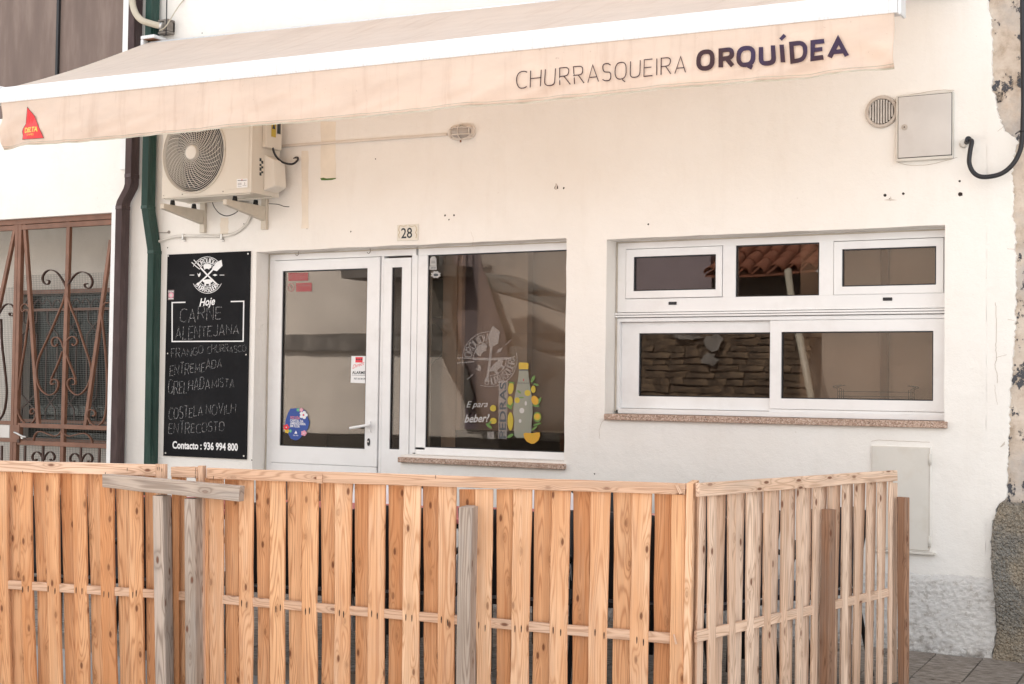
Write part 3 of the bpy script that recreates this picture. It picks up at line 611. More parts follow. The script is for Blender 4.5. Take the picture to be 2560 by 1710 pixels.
# shopfront: door, side light and fixed window in one white frame
sf = MB(); d_leaf = rect(Z5, (211, 268), (805, 1490)); d_gl = rect(Z5, (258, 328), (744, 1384)); s_gl = rect(Z5, (905, 306), (947, 1387)); h_gl = rect(Z6, (262, 232), (1078, 1405))
s_leaf = rect(Z5, (858, 252), (1000, 1510)); zfb = DZ0; x_fl = DX0 - .02
xm0 = s_leaf[1] + .004; xm1 = h_gl[0]
dtop = d_leaf[3] + .004
bar(sf, x_fl, d_leaf[0] - .004, zfb, dtop); bar(sf, x_fl, xm0 + .03, dtop, DZ1 + .05); bar(sf, d_leaf[1] + .02, s_leaf[0] - .003, zfb, dtop)
bar(sf, s_leaf[1] + .003, xm0 + .045, SZ + .008, dtop); bar(sf, s_leaf[1] + .003, s_leaf[1] + .03, zfb, SZ + .008)
xg = xm0 + .05
bar(sf, xg, h_gl[0], SZ + .03, h_gl[3] + .0, YF - .004); bar(sf, xg, DX1 + .05, h_gl[3], DZ1 + .05, YF - .004); bar(sf, xg, DX1 + .05, SZ + .0, h_gl[2], YF - .004)
bar(sf, h_gl[1], DX1 + .05, h_gl[2], h_gl[3], YF - .004)
bar(sf, xg - .006, xg - .0, SZ + .01, DZ1 + .05, YF + .02, YF + .06)
shop = B(sf, 'shopfront_frame', 'aluminium_white', bd, bevel=.0022)
pane(shop, h_gl, YF + .006, 'shop_glass')
# door leaf
dm = MB(); low = DZ0 + .012; zmid = d_leaf[2]
frame(dm, (d_leaf[0], d_leaf[1] + .014, zmid, d_leaf[3]), d_gl, YF - .010, YF + .045)
dm.box(d_leaf[0], d_leaf[1] + .014, YF - .010, YF + .045, low, zmid - .004); dm.box(d_leaf[0] + .01, d_leaf[1], YF - .004, YF + .04, zmid - .004, zmid)
door = B(dm, 'door', 'aluminium_white', bd, bevel=.002)
pane(door, d_gl, YF + .0, 'window_glass')
mb = MB(); a = W(Z5, 765, 1218, YF - .02); b = W(Z5, 765, 1285, YF - .02)
mb.box(a.x - .012, a.x + .012, YF - .022, YF - .010, b.z, a.z)
hp = [W(Z5, 765, 1243, YF - .02), W(Z5, 762, 1243, YF - .055), W(Z5, 745, 1245, YF - .062), W(Z5, 700, 1252, YF - .060), W(Z5, 652, 1260, YF - .058)]
mb.tube(smooth_path(hp, 4), lambda t: .011 - .002 * t, 10); B(mb, 'handle', 'aluminium_white', door, bevel=0)
q = W(Z5, 765, 1343, YF - .01); mb = MB(); mb.prism([(q.x + x * .011, YF - .010, q.z + z * .026) for x, z in [(math.cos(t_ * math.pi / 8), math.sin(t_ * math.pi / 8)) for t_ in range(16)]], (0, -.006, 0)); lk = B(mb, 'lock', 'gasket', door)
mb = MB(); mb.cyl((q.x, YF - .0165, q.z + .004), (0, -1, 0), .006, .004, 12); B(mb, 'lock_cylinder', 'steel', door)
sm = MB(); frame(sm, (s_leaf[0], s_leaf[1], zmid - .1, s_leaf[3]), s_gl, YF - .004, YF + .04); sm.box(s_leaf[0], s_leaf[1], YF - .004, YF + .04, low, zmid - .103)
side = B(sm, 'side_light', 'aluminium_white', bd, bevel=.002); pane(side, s_gl, YF + .004)
# line gaps around leaf
mb = MB(); mb.box(x_fl, xm0 + .02, YF + .05, YF + .06, zfb, DZ1); B(mb, 'shadow_gap', 'gap_dark', bd) if False else None
for hx, hy in ((355, 225), (780, 212)):
    q = W(Z5, hx, hy, YF - .01); pts = [(q.x, YF, q.z + .035), (q.x, YF - .03, q.z + .033), (q.x + .008, YF - .034, q.z + .012), (q.x + .006, YF - .034, q.z - .006), (q.x - .006, YF - .034, q.z - .014), (q.x - .018, YF - .034, q.z - .006)]
    mb = MB(); mb.tube(smooth_path(pts, 3), .0028, 6); B(mb, 'hook', 'steel_old', shop)

mb = MB()
for (X0, X1, Z0_, Z1_) in ((DX0, DX1, DZ0, DZ1), (WX0, WX1, WZ0, WZ1)):
    mb.box(X0 + .004, X0 + .012, YF - .007, YF - .0005, Z0_ + .02, Z1_ - .004); mb.box(X0 + .012, X1 - .004, YF - .007, YF - .0005, Z1_ - .012, Z1_ - .004)
B(mb, 'sealant_bead', 'sealant', bd, kind='stuff')
# ---- stickers and prints on the glass (parts of the panes' frames)
YD = YF + .0055
def sticker(parent, name, mats, draw, **k):
    mb = MB(); draw(mb); return B(mb, name, mats, parent, **k)
def dr(mb):
    f = zf(Z5, YD)
    mb.poly([f(x, y) for x, y in [(300, 1145), (330, 1142), (365, 1143), (392, 1160), (400, 1190), (412, 1225), (404, 1262), (375, 1300), (352, 1325), (330, 1333), (300, 1322), (285, 1290), (268, 1262), (270, 1215), (285, 1170)]][::-1], 0)
    g = zf(Z5, YD - .0006)
    def flower(cx, cy, r, mi, ci):
        for k in range(5): a = R_(72 * k); mb.poly([g(*p) for p in ell(cx + r * .62 * math.cos(a), cy + r * .62 * math.sin(a), r * .45, r * .42, 8)], mi)
        mb.poly([zf(Z5, YD - .001)(*p) for p in ell(cx, cy, r * .22, r * .22, 6)], ci)
    flower(377, 1182, 24, 1, 2); flower(364, 1152, 12, 3, 1); flower(345, 1152, 10, 4, 1); flower(275, 1255, 18, 2, 1); flower(280, 1278, 13, 5, 2); flower(298, 1277, 10, 4, 1); flower(379, 1290, 17, 3, 1)
    font_text(mb, 'FOZ CÔA', (300, 1204), (355, 1208), 15, g, 6, .02); font_text(mb, 'CAPITAL DA', (298, 1221), (376, 1226), 14, g, 1, .025)
    font_text(mb, 'AMENDOEIRA', (298, 1237), (390, 1243), 14, g, 1, .025); font_text(mb, 'EM FLOR', (298, 1253), (355, 1257), 14, g, 1, .025); font_text(mb, 'foz côa', (316, 1305), (346, 1307), 8, g, 1, .01)
    mb.poly([g(*p) for p in [(322, 1292), (332, 1275), (340, 1290), (336, 1294)]], 1)
sticker(door, 'town_sticker', ['sticker_blue', 'print_white', 'sticker_red', 'sticker_pink', 'sticker_green', 'sticker_yellow', 'sticker_coral'], dr, label='blue sticker with coloured blossoms round its edge')
def dr(mb):
    f = zf(Z5, YD); g = zf(Z5, YD - .0006)
    mb.poly([f(*p) for p in ((662, 832), (746, 832), (743, 994), (657, 990))][::-1], 0); mb.poly([g(*p) for p in ((686, 838), (729, 838), (728, 871), (685, 870))][::-1], 1)
    for k in range(3): mb.poly([zf(Z5, YD - .001)(*p) for p in ell(694 + k * 13.5, 852, 5, 5, 8)], 2)
    font_text(mb, 'Direct', (668, 908), (738, 882), 22, g, 3, .0, .35); font_text(mb, 'ALARME', (666, 938), (744, 939), 17, g, 4, .025)
    mb.poly([g(*p) for p in ((664, 944), (744, 946), (744, 948), (664, 946))][::-1], 4); font_text(mb, '707 30 38 39', (676, 971), (744, 972), 10, g, 4, .02)
sticker(door, 'alarm_sticker', ['print_white', 'sticker_red', 'ink_black', 'sticker_red', 'ink_black'], dr, label='white alarm sticker with red lettering')
def dr(mb):
    f = zf(Z5, YD); g = zf(Z5, YD - .0006)
    for r in ((287, 338, 404, 386), (333, 398, 426, 450)): mb.poly([f(r[0], r[1]), f(r[2], r[1] - 2), f(r[2], r[3] - 2), f(r[0], r[3])][::-1], 0)
    for a in (0, 60, 120):
        c_, s_ = math.cos(R_(a)) * 14, math.sin(R_(a)) * 16; ribbon(mb, [(302 - c_, 362 - s_), (302 + c_, 362 + s_)], 2.5, g, 1)
    ribbon(mb, ell(303, 424, 19, 23, 20) + [ell(303, 424, 19, 23, 20)[0]], 3, f, 0); ribbon(mb, [(290, 408), (316, 440)], 3, f, 0)
    for k, t_ in enumerate(('USO OBRIGATÓRIO', 'DE MÁSCARA', 'NO INTERIOR')): font_text(mb, t_, (328, 350 + k * 13), (396 - 8 * k, 349 + k * 13), 7, g, 1, .01)
    font_text(mb, 'PROIBIDO FUMAR', (342, 418), (418, 417), 9, g, 1, .01)
sticker(door, 'rule_sticker', ['film_red', 'film_soft'], dr, label='faded red notice stickers in the top corner of the door glass')
YS = YF + .0045
def logo(mb, cx, cy, r, fn, mi, rot=0, mirror=False, sy=1.0, top='ORQUIDIA', bot='CHURRASQUEIRA', full=True):
    """round grill-house emblem: ring text, crossed fork and spatula, pig above and cow below"""
    sg = -1 if mirror else 1; cr, sr = math.cos(R_(rot)), math.sin(R_(rot))
    def f(x, y): x *= sg; return fn(cx + (x * cr - y * sr) * r, cy + (x * sr + y * cr) * r * sy)
    def arcp(rad, a0, a1, n=24): return [(rad * math.cos(R_(a0 + (a1 - a0) * i / n)), -rad * math.sin(R_(a0 + (a1 - a0) * i / n))) for i in range(n + 1)]
    ribbon(mb, arcp(1.03, 28, 152), .03, f, mi); ribbon(mb, arcp(.62, 40, 140), .03, f, mi); ribbon(mb, arcp(1.03, 208, 332), .03, f, mi); ribbon(mb, arcp(.62, 220, 320), .03, f, mi)
    for s, a0, a1, up in ((top, 132, 48, 1), (bot, 216, 324, -1)):
        tot = sum(GL[c][0] + .2 for c in s) - .2; x = 0; hh = .27; R0 = .69
        for c in s:
            for stk in GL[c][1]:
                pts = []
                for (u, v) in stk:
                    a = R_(a0 + (a1 - a0) * (x + u) / tot); rad = R0 + hh * v if up == 1 else R0 + hh * (1 - v); pts.append((rad * math.cos(a), -rad * math.sin(a)))
                ribbon(mb, pts, .038, f, mi)
            x += GL[c][0] + .2
    def poly(p): mb.poly([f(*q) for q in p], mi)
    # handles and tools
    ribbon(mb, [(.62, .52), (.0, .0), (-.45, -.42)], .09, f, mi); ribbon(mb, [(-.66, .56), (.0, .02), (.40, -.35)], .09, f, mi)
    for o_ in (-.12, 0.02): ribbon(mb, [(-.42 + o_ * .6, -.40 - o_ * .6), (-.60 + o_ * .8, -.56 - o_ * .8), (-.90 + o_, -.84 - o_ * 1.0)], .045, f, mi)
    poly([(.30, -.38), (.38, -.28), (.62, -.22), (.98, -.52), (.92, -.86), (.60, -.72)])
    poly([(-.26, -.50), (-.2, -.62), (.0, -.66), (.2, -.62), (.27, -.5), (.24, -.40), (.14, -.38), (.12, -.30), (.05, -.36), (-.12, -.36), (-.16, -.29), (-.22, -.36)])
    poly([(-.28, .28), (.0, .24), (.25, .24), (.36, .34), (.30, .42), (.22, .42), (.2, .62), (.12, .62), (.1, .5), (-.08, .5), (-.1, .62), (-.18, .62), (-.2, .42), (-.3, .38)])
    poly([(-.66, -.12), (-.58, -.04), (-.50, -.1), (-.46, -.16), (-.44, -.02), (-.52, .1), (-.58, .1)]); poly([(.34, .0), (.5, -.06), (.66, .0), (.5, .06)])
    ribbon(mb, [(-1.15, 0), (-.85, 0)], .03, f, mi); ribbon(mb, [(.80, 0), (1.1, 0)], .03, f, mi)
def dr(mb):
    f = zf(Z6, YS)
    logo(mb, 628, 850, 158, f, 0, rot=-42, sy=1.0, mirror=False)
def dr2(mb): g = zf(ZB, YS); font_text(mb, 'E para', (240, 828), (520, 822), 80, g, 0, .0, .35); font_text(mb, 'beber?', (215, 1025), (545, 1015), 100, g, 0, .02, .35)
sticker(shop, 'slogan_print', ['film_white'], dr2)
sticker(shop, 'grill_emblem', ['film_soft'], dr, label='pale round grill emblem with crossed fork and spatula printed on the shop window')
def dr(mb):
    f = zf(ZB, YS - .0004); g = zf(ZB, YS - .0008); h = zf(ZB, YS - .0012); j = zf(ZB, YS - .0016)
    mb.poly([f(*p) for p in [(928, 345), (1048, 345), (1055, 430), (1066, 520), (1088, 640), (1098, 760), (1108, 900), (1092, 1010), (1090, 1130), (1082, 1200), (1060, 1225), (900, 1225), (868, 1200), (860, 1100), (868, 1000), (850, 900), (862, 760), (880, 640), (905, 520), (920, 430)]], 0)
    mb.poly([f(*p) for p in [(925, 250), (940, 240), (1035, 245), (1052, 255), (1050, 338), (925, 338)]], 1); mb.poly([g(925, 330), g(1050, 330), g(1048, 348), g(926, 348)], 2)
    for k in range(6): mb.poly([g(934 + k * 20, 250), g(940 + k * 20, 250), g(940 + k * 20, 325), g(934 + k * 20, 325)], 7)
    mb.poly([g(978, 455), (g(996, 455)), g(994, 486), g(980, 486)], 3); font_text(mb, 'PEDRAS', (912, 524), (1060, 524), 24, g, 2, .0)
    for (x, y, rx, ry, ro, mi) in ((1114, 592, 30, 48, 0, 4), (1135, 735, 45, 62, -20, 5), (1168, 955, 52, 68, 0, 6), (1166, 950, 44, 46, 0, 4), (1166, 945, 26, 28, 0, 5), (1040, 640, 40, 40, 0, 4), (905, 735, 34, 38, 0, 4), (590, 840, 40, 42, 0, 4), (592, 1005, 44, 40, 0, 4), (820, 580, 36, 78, 8, 4), (812, 740, 34, 60, 0, 4), (815, 1010, 38, 120, 0, 4), (965, 870, 32, 36, 0, 8), (1016, 775, 14, 30, 0, 8), (942, 1006, 18, 24, 0, 8)):
        mb.poly([(g if mi in (4, 6) and (x, y) != (1166, 950) else h if mi != 5 else j)(*p) for p in ell(x, y, rx, ry, 18, ro)], mi)
    for (x, y, L, wd, ro) in ((1110, 458, 52, 20, -65), (1150, 530, 38, 14, 15), (1185, 750, 60, 22, -60), (1150, 805, 50, 16, 10), (1165, 1048, 60, 12, -15), (1130, 1100, 50, 14, -40), (830, 505, 44, 12, 10), (800, 820, 50, 18, 40), (835, 800, 40, 12, -60), (535, 1070, 52, 18, 40), (545, 1030, 34, 12, -40), (815, 1200, 46, 20, -30), (930, 625, 32, 14, 40), (960, 700, 34, 10, 0)):
        mb.poly([h(*p) for p in ell(x, y, L, wd, 10, ro)], 6)
    mb.poly([g(*p) for p in [(985, 1175), (1010, 1160), (1100, 1165), (1160, 1155), (1200, 1155), (1202, 1200), (1180, 1260), (1130, 1300), (1090, 1305), (1030, 1275), (1000, 1235)]], 5)
    for a in (20, 55, 90, 125, 160): ribbon(mb, [(1100, 1175), (1100 + 88 * math.cos(R_(a)), 1175 + 112 * math.sin(R_(a)))], 4, j, 4)
    mb.poly([f(665, 480), f(780, 480), f(770, 1245), f(655, 1235)], 9)
    ww = [(752, 1235), (760, 500)]
    font_text(mb, 'PEDRAS', ww[0], ww[1], 84, g, 2, .015, updir=(-1, 0))
    mb.poly([f(515, 1150), f(600, 1145), f(600, 1240), f(512, 1240)], 9)
sticker(shop, 'bottle_print', ['film_bottle', 'film_gold', 'film_dark', 'film_red', 'film_lemon', 'film_orange', 'film_green', 'film_orange', 'film_white', 'film_soft'], dr, label='printed bottle with a yellow cap among lemons, leaves and an orange slice')
def dr(mb):
    f = zf(Z6, YS); g = zf(Z6, YS - .0005)
    mb.poly([f(*p) for p in [(274, 252), (283, 241), (300, 240), (311, 252), (312, 295), (272, 295)]][::-1], 0); mb.poly([f(270, 297), f(313, 296), f(313, 318), f(270, 319)][::-1], 0)
    ribbon(mb, [(280, 268), (304, 268)], 3, g, 1); ribbon(mb, [(280, 278), (304, 278)], 3, g, 1); font_text(mb, '2021', (276, 313), (308, 312), 11, g, 1, .01)
    star = []
    for k in range(16): a = R_(22.5 * k); rr = 1.0 if k % 2 else .72; star.append((308 + 32 * rr * math.cos(a), 348 + 24 * rr * math.sin(a)))
    mb.poly([f(*p) for p in star], 0); mb.poly([g(*p) for p in ell(308, 350, 15, 9, 10)], 1)
sticker(shop, 'award_sticker', ['film_white', 'film_dark'], dr)

# ---- room behind the glass
rm = MB()
rm.quad((-7.4, 3.6, .1), (-.9, 3.6, .1), (-.9, 3.6, 3.2), (-7.4, 3.6, 3.2)); rm.quad((-7.4, .26, .1), (-7.4, 3.6, .1), (-7.4, 3.6, 3.2), (-7.4, .26, 3.2)); rm.quad((-.9, 3.6, .1), (-.9, .26, .1), (-.9, .26, 3.2), (-.9, 3.6, 3.2))
rm.quad((-7.4, .26, 3.2), (-7.4, 3.6, 3.2), (-.9, 3.6, 3.2), (-.9, .26, 3.2)); B(rm, 'room_walls', 'room_wall', bd)
mb = MB(); mb.box(-7.4, -.9, .245, 3.6, .04, .098); B(mb, 'room_floor', 'room_floor', bd)
# kitchen partition seen in the lower right pane, its post and a wire rack on the inner ledge
mb = MB(); mb.box(-2.62, -1.0, .48, .56, 1.24, 3.0); B(mb, 'partition', 'room_wall', bd)
q0 = W(Z7, 1840, 900, .43); mb = MB(); mb.box(q0.x, q0.x + .04, .43, .475, 1.24, 3.0); B(mb, 'wooden_post', 'room_pole', bd)
mb = MB(); mb.box(-3.7, -1.6, .245, .46, 1.20, 1.235); B(mb, 'inner_ledge', 'aluminium_white', bd)
rk = thing('wire_rack', 'thin black wire basket rack on the inner ledge behind the lower right pane', 'rack', (W(Z7, 1820, 1180, .33).x, .33, 1.235))
def rw(x, y, Y=.33): return W(Z7, x, y, Y)
zl0 = rw(1820, 1188).z; z1r, z2r, z3r = rw(1820, 1172).z, rw(1820, 1152).z, rw(1820, 1122).z; zh = rw(1820, 1082).z
l_, r_ = rw(1580, 1120).x, rw(2045, 1120).x
mb = MB()
for Y_ in (.29, .37):
    for z_ in (z1r, z2r, z3r): mb.tube([(l_, Y_, z_), (r_, Y_, z_)], .0022, 5)
for x_ in (l_, l_ + .012, r_ - .012, r_):
    for Y_ in (.29, .37): mb.tube([(x_, Y_, 1.236), (x_, Y_, z3r + .012)], .0024, 5)
    mb.tube([(x_, .29, z3r), (x_, .37, z3r)], .0024, 5)
B(mb, 'basket', 'cable_black', rk)
for x_, s_ in ((l_, -1), (r_, 1)):
    for Y_ in (.29, .37):
        mb = MB(); mb.tube(smooth_path([(x_, Y_, z3r), (x_ + s_ * .002, Y_, zh - .02), (x_ + s_ * .028, Y_, zh - .008), (x_ - s_ * .02, Y_ + .01, zh)][:4], 4), .0026, 5); B(mb, 'rack_handle', 'cable_black', rk)
bk = MB(); q = W(Z7, 2150, 1090, .5); bk.cyl((q.x + .04, .34, 1.24), (0, 0, 1), .055, .02, 20); bk.cyl((q.x + .04, .34, 1.26), (0, 0, 1), .055, .12, 20, 0, .02)
tag(B(bk, 'brown_jar', 'room_pole'), 'brown rounded jar at the right edge behind the lower right pane', 'jar')
mb = MB(); mb.box(-3.3, -1.2, .50, .72, .1, 1.18); B(mb, 'counter', 'room_dark', bd)
# shop interior: added grey banner, door frame, dark counter
mb = MB(); mb.box(-5.0, -3.9, .70, .74, .1, 3.1); B(mb, 'screen_wall', 'room_wall', bd)
mb = MB(); x0 = W(Z6, 340, 1200, .4).x; mb.box(x0, x0 + .11, .4, .46, .1, 3.1); mb.box(x0 + .11, x0 + .14, .42, .46, .1, 3.1); B(mb, 'inner_door_frame', 'room_wall', bd)
mb = MB(); x1 = W(Z6, 760, 500, .55).x; mb.box(x1, x1 + .12, .55, .62, .1, 3.1); B(mb, 'inner_column', 'room_wall', bd)
cz = W(Z6, 700, 1280, .55).z; mb = MB(); mb.box(W(Z6, 425, 1280, .40).x, DX1 + .2, .40, .54, .1, W(Z6, 700, 1280, .40).z); B(mb, 'counter', 'room_dark', bd)
mb = MB(); cz2 = W(Z5, 500, 1300, .7).z; mb.box(DX0 + .12, SX - .2, .7, 1.2, .1, cz2); B(mb, 'counter', 'room_dark', bd)
mb = MB()
for (xa, ya, xb, yb) in ((262, 372, 390, 372), (390, 372, 380, 604), (380, 604, 262, 606), (262, 606, 262, 372)): pass
mb.poly([W(Z6, *p, .7) for p in [(262, 380), (385, 374), (392, 390), (384, 590), (375, 603), (262, 607)]]); mb.poly([W(Z6, *p, .7) for p in [(250, 640), (300, 640), (372, 705), (345, 830), (290, 875), (250, 868)]])
o = B(mb, 'mirror_standin', 'standin_grey'); so = o.modifiers.new('solid', 'SOLIDIFY'); so.thickness = .01; tag(o, 'rounded grey shapes added for a reflected van mirror at the left inside the shop window', 'panel')  # grey shapes made up for the wing mirror of a reflected van

# ================================================================== LEFT NEIGHBOUR
nb = thing('neighbour_house', 'white neighbouring house with brown shutters above and an iron gate below at the left', 'house', (-9.5, 0, 0))
GX1 = P(275, 700, -.035).x; GZ1 = P(150, 540, 0).z; UZ0 = P(200, 260, 0).z; UX1 = P(307, 60, -.03).x
XL = -12.5; XR = -7.62
mb = MB()
def cellbox(x0, x1, z0, z1, y0=-.012, y1=.25): mb.box(x0, x1, y0, y1, z0, z1)
cellbox(XL, GX1, GZ1, UZ0 - .05); cellbox(GX1, XR, 0, UZ0 - .05); cellbox(UX1, XR, UZ0 - .05, 5.6); cellbox(XL, UX1, 5.1, 5.6); 
B(mb, 'wall', M_PL, nb)
mb = MB(); mb.box(-26, -7.63, -.12, 5.2, 5.61, 5.76); B(mb, 'roof', 'terracotta', nb)  # unseen slab, added and stretched leftward to block the sun
mb = MB(); mb.box(-26, -7.63, 5.0, 5.2, 0, 5.6); B(mb, 'sun_block_wall', M_PL, nb)  # added behind the house, out of view, against sun from the back
mb = MB(); mb.box(-26, -12.51, -.012, .25, 0, 5.6); B(mb, 'wall', M_PL, nb)  # unseen extension added so no sun passes round the left end
mb = MB(); mb.box(GX1, GX1 + .066, -.035, -.013, 0, GZ1 + .05); B(mb, 'gate_surround', 'aluminium_white', nb, bevel=.002)
mb = MB(); mb.box(UX1, UX1 + .07, -.03, -.013, 3.0, 5.6); B(mb, 'shutter_surround', 'aluminium_white', nb, bevel=.002)
# party strip between the pipes (rough white)
xa = P(148, 60, .05).x
for x0, x1 in ((-9.95, xa - .012), (xa + .012, UX1 + .01)):
    mb = MB(); mb.box(x0, x1, .05, .09, UZ0 - .1, 5.1); mb.box(x1 - .10 if x1 < -8.5 else x1 - .02, x1 - .0, .043, .05, UZ0 - .1, 5.1); B(mb, 'shutter', 'shutter_brown', nb, bevel=.002)
mb = MB(); mb.box(xa - .012, xa + .012, .03, .09, UZ0 - .1, 5.1); B(mb, 'shutter_rail', 'black_strip', nb)
# porch behind the gate
PY = .85
wx0, wx1 = W(ZG, 285, 900, PY).x, W(ZG, 1700, 900, PY).x; wz1 = W(ZG, 800, 885, PY).z; wz0 = W(ZH, 800, 1200, PY).z
mb = MB()
for r in ((XL, wx0, 0, 3.0), (wx0, wx1, wz1, 3.0), (wx0, wx1, 0, wz0), (wx1, -7.3, 0, 3.0)): mb.box(r[0], r[1], PY, PY + .15, r[2], r[3])
mb.box(-7.72, -7.62, .26, PY, 0, 3.0); B(mb, 'porch_wall', 'porch_plaster', nb)
mb = MB(); mb.box(XL, -7.3, .0, PY + .2, GZ1 + .25, GZ1 + .35) if False else mb.box(XL, -7.62, .255, PY + .15, 3.0, 3.1); B(mb, 'porch_ceiling', 'porch_plaster', nb)
mb = MB(); mb.box(wx0 - .03, wx1, PY - .05, PY + .02, wz1, wz1 + .035); B(mb, 'lintel_bar', 'brown_metal', nb)
mb = MB(); mb.box(wx0 - .03, wx1, PY - .06, PY + .02, wz0 - .035, wz0); B(mb, 'lower_bar', 'brown_metal', nb)
mb = MB(); mb.box(wx0, wx1, PY + .10, PY + .108, wz0, wz1); B(mb, 'porch_pane', 'porch_glass', nb)
mb = MB(); mb.box(wx0, wx1, PY + .6, PY + .62, wz0 - .1, wz1 + .1); B(mb, 'porch_curtain', 'room_dark', nb)
gr = thing('window_grille', 'dark iron window grille of kinked crossing bars behind the brown gate', 'grille', ((wx0 + wx1) / 2, PY - .02, wz0))
r_t = W(ZG, 600, 1085, PY - .03).z; r_b = W(ZH, 600, 975, PY - .03).z
for z_ in (r_t, r_b): mb = MB(); mb.box(wx0, wx1, PY - .04, PY - .025, z_ - .012, z_ + .012); B(mb, 'rail', 'brown_metal', gr)
kx = [W(ZG, x, 1200, PY - .03).x for x in (300, 465, 600, 730, 850, 970, 1115, 1240, 1380, 1520)]
zA = W(ZG, 600, 1230, PY - .03).z; zB = W(ZG, 600, 1400, PY - .03).z; zC = W(ZH, 600, 650, PY - .03).z; zD = W(ZH, 600, 820, PY - .03).z
for i in range(0, len(kx) - 1, 2):
    a_, b_ = kx[i], kx[i + 1]
    for (p_, q_) in ((a_, b_), (b_, a_)):
        mb = MB(); mb.tube([(p_, PY - .03, r_t), (p_, PY - .03, zA), (q_, PY - .03 + (.006 if p_ == a_ else -.006), zB), (q_, PY - .03, zC), (p_, PY - .03 + (.006 if p_ == a_ else -.006), zD), (p_, PY - .03, r_b)], .0075, 4); B(mb, 'bar', 'iron_dark', gr)
for i in range(5):
    x_ = kx[0] + (kx[-1] - kx[0]) * (i + .5) / 5; mb = MB()
    for s_ in (-1, 1): mb.tube(smooth_path([(x_, PY - .03, r_t + .012), (x_ + s_ * .03, PY - .03, r_t + .07), (x_ + s_ * .07, PY - .03, r_t + .085), (x_ + s_ * .1, PY - .03, r_t + .05)], 3), .006, 4)
    B(mb, 'scroll', 'iron_dark', gr)
# wire mesh fixed inside the gate
YM = .10; mb = MB(); mx0, mx1 = -9.75, GX1; mz1 = W(ZG, 700, 635, YM).z
k = 0; x_ = mx0
while x_ < mx1: mb.box(x_, x_ + .0016, YM, YM + .0016, .4, mz1 - (.09 if x_ < W(ZG, 180, 0, YM).x else 0)); x_ += .0165
z_ = .4
while z_ < mz1: mb.box(mx0 if z_ < mz1 - .09 else W(ZG, 180, 0, YM).x, mx1, YM - .0016, YM, z_, z_ + .0016); z_ += .0165
o = B(mb, 'wire_mesh', 'wire_grey', kind='stuff'); 
# the gate
gt = thing('iron_gate', 'rust brown wrought iron gate with slanted bars and scrolls at the left', 'gate', (-8.6, .03, 0)); place(o, gt)
YG = .03
def gbar(Z, x0, y0, Z2, x1, y1, wd, name='bar', dp=.022, m='brown_metal'):
    a = W(Z, x0, y0, YG); b = W(Z2, x1, y1, YG); d = (b - a).normalized(); s_ = Vector((d.z, 0, -d.x)) * wd / 2; mb = MB()
    if s_.x > 0: s_ = -s_
    p = [a + s_, a - s_, b - s_, b + s_]; mb.hexa([q for q in (p[3], p[2], p[1], p[0])] + [q + Vector((0, dp, 0)) for q in (p[3], p[2], p[1], p[0])]); return B(mb, name, m, gt, bevel=.0015)
def gext(Z, x0, y0, x1, y1, y): t_ = (y - y0) / (y1 - y0); return x0 + (x1 - x0) * t_
# uprights
for xt, xb in ((228, 128), (265, 175)):
    a = W(ZG, xt, 0, YG); b = W(ZH, xb, 1450, YG); xm = (a.x + b.x) / 2; mb = MB(); mb.box(xm - .017, xm + .017, YG - .004, YG + .035, .05, GZ1 - .0); B(mb, 'upright', 'brown_metal', gt, bevel=.002)
xu = W(ZG, 285, 200, YG).x
mb = MB(); mb.box(XL, GX1, YG - .006, YG + .04, GZ1 - .042, GZ1 + .0); mb.box(XL, GX1, YG - .002, YG + .035, GZ1 - .085, GZ1 - .046); B(mb, 'top_rail', 'brown_metal', gt, bevel=.002)
gbar(ZG, 862, -60, ZH, 772, 1560, .036, 'centre_bar', .03)
gbar(ZG, 300, -20, ZH, 474, 1040, .030, 'slanted_bar', .028); gbar(ZG, 1390, 200, ZH, 1066, 1040, .030, 'slanted_bar', .028); gbar(ZG, 195, -20, ZG, -90, 1350, .030, 'slanted_bar', .028)
zr1 = W(ZH, 800, 1045, YG).z; zr2 = W(ZH, 800, 1270, YG).z
for z_ in (zr1, zr2):
    mb = MB(); mb.box(xu, GX1, YG - .006, YG + .026, z_ - .017, z_ + .017); B(mb, 'cross_rail', 'brown_metal', gt, bevel=.002)
    mb = MB(); mb.box(XL, xu - .085, YG + .002, YG + .026, z_ + .0, z_ + .03); B(mb, 'cross_rail', 'brown_metal', gt, bevel=.002)
mb = MB(); mb.box(-9.6, xu - .10, YG + .005, YG + .02, zr2 + .035, zr1 - .005); B(mb, 'letter_plate', 'box_grey', gt)
def scroll(pts, wd=.013):
    P_ = [W(Z, x, y, YG - .004 + .008) for Z, x, y in pts]; mb = MB(); mb.tube(smooth_path(P_, 5), .0035, 4, flat=wd) ; return mb
def sc_(pts, m='brown_metal', wd=.011):
    P_ = smooth_path([W(Z, x, y, YG) for Z, x, y in pts], 5); mb = MB(); n0 = len(mb.v); k = len(P_)
    for i, p in enumerate(P_):
        t = (P_[min(i + 1, k - 1)] - P_[max(i - 1, 0)]); t.y = 0; t.normalize(); nrm = Vector((-t.z, 0, t.x)) * .0032
        mb.add([p + nrm, p - nrm, p - nrm + Vector((0, wd * 2, 0)), p + nrm + Vector((0, wd * 2, 0))])
    for i in range(k - 1):
        for q in range(4): a = n0 + i * 4 + q; b = n0 + i * 4 + (q + 1) % 4; mb.face((a, b, b + 4, a + 4), 0, None, True)
    mb.face((n0, n0 + 1, n0 + 2, n0 + 3)); e = n0 + (k - 1) * 4; mb.face((e + 3, e + 2, e + 1, e)); B(mb, 'scroll', m, gt)
G, H = ZG, ZH
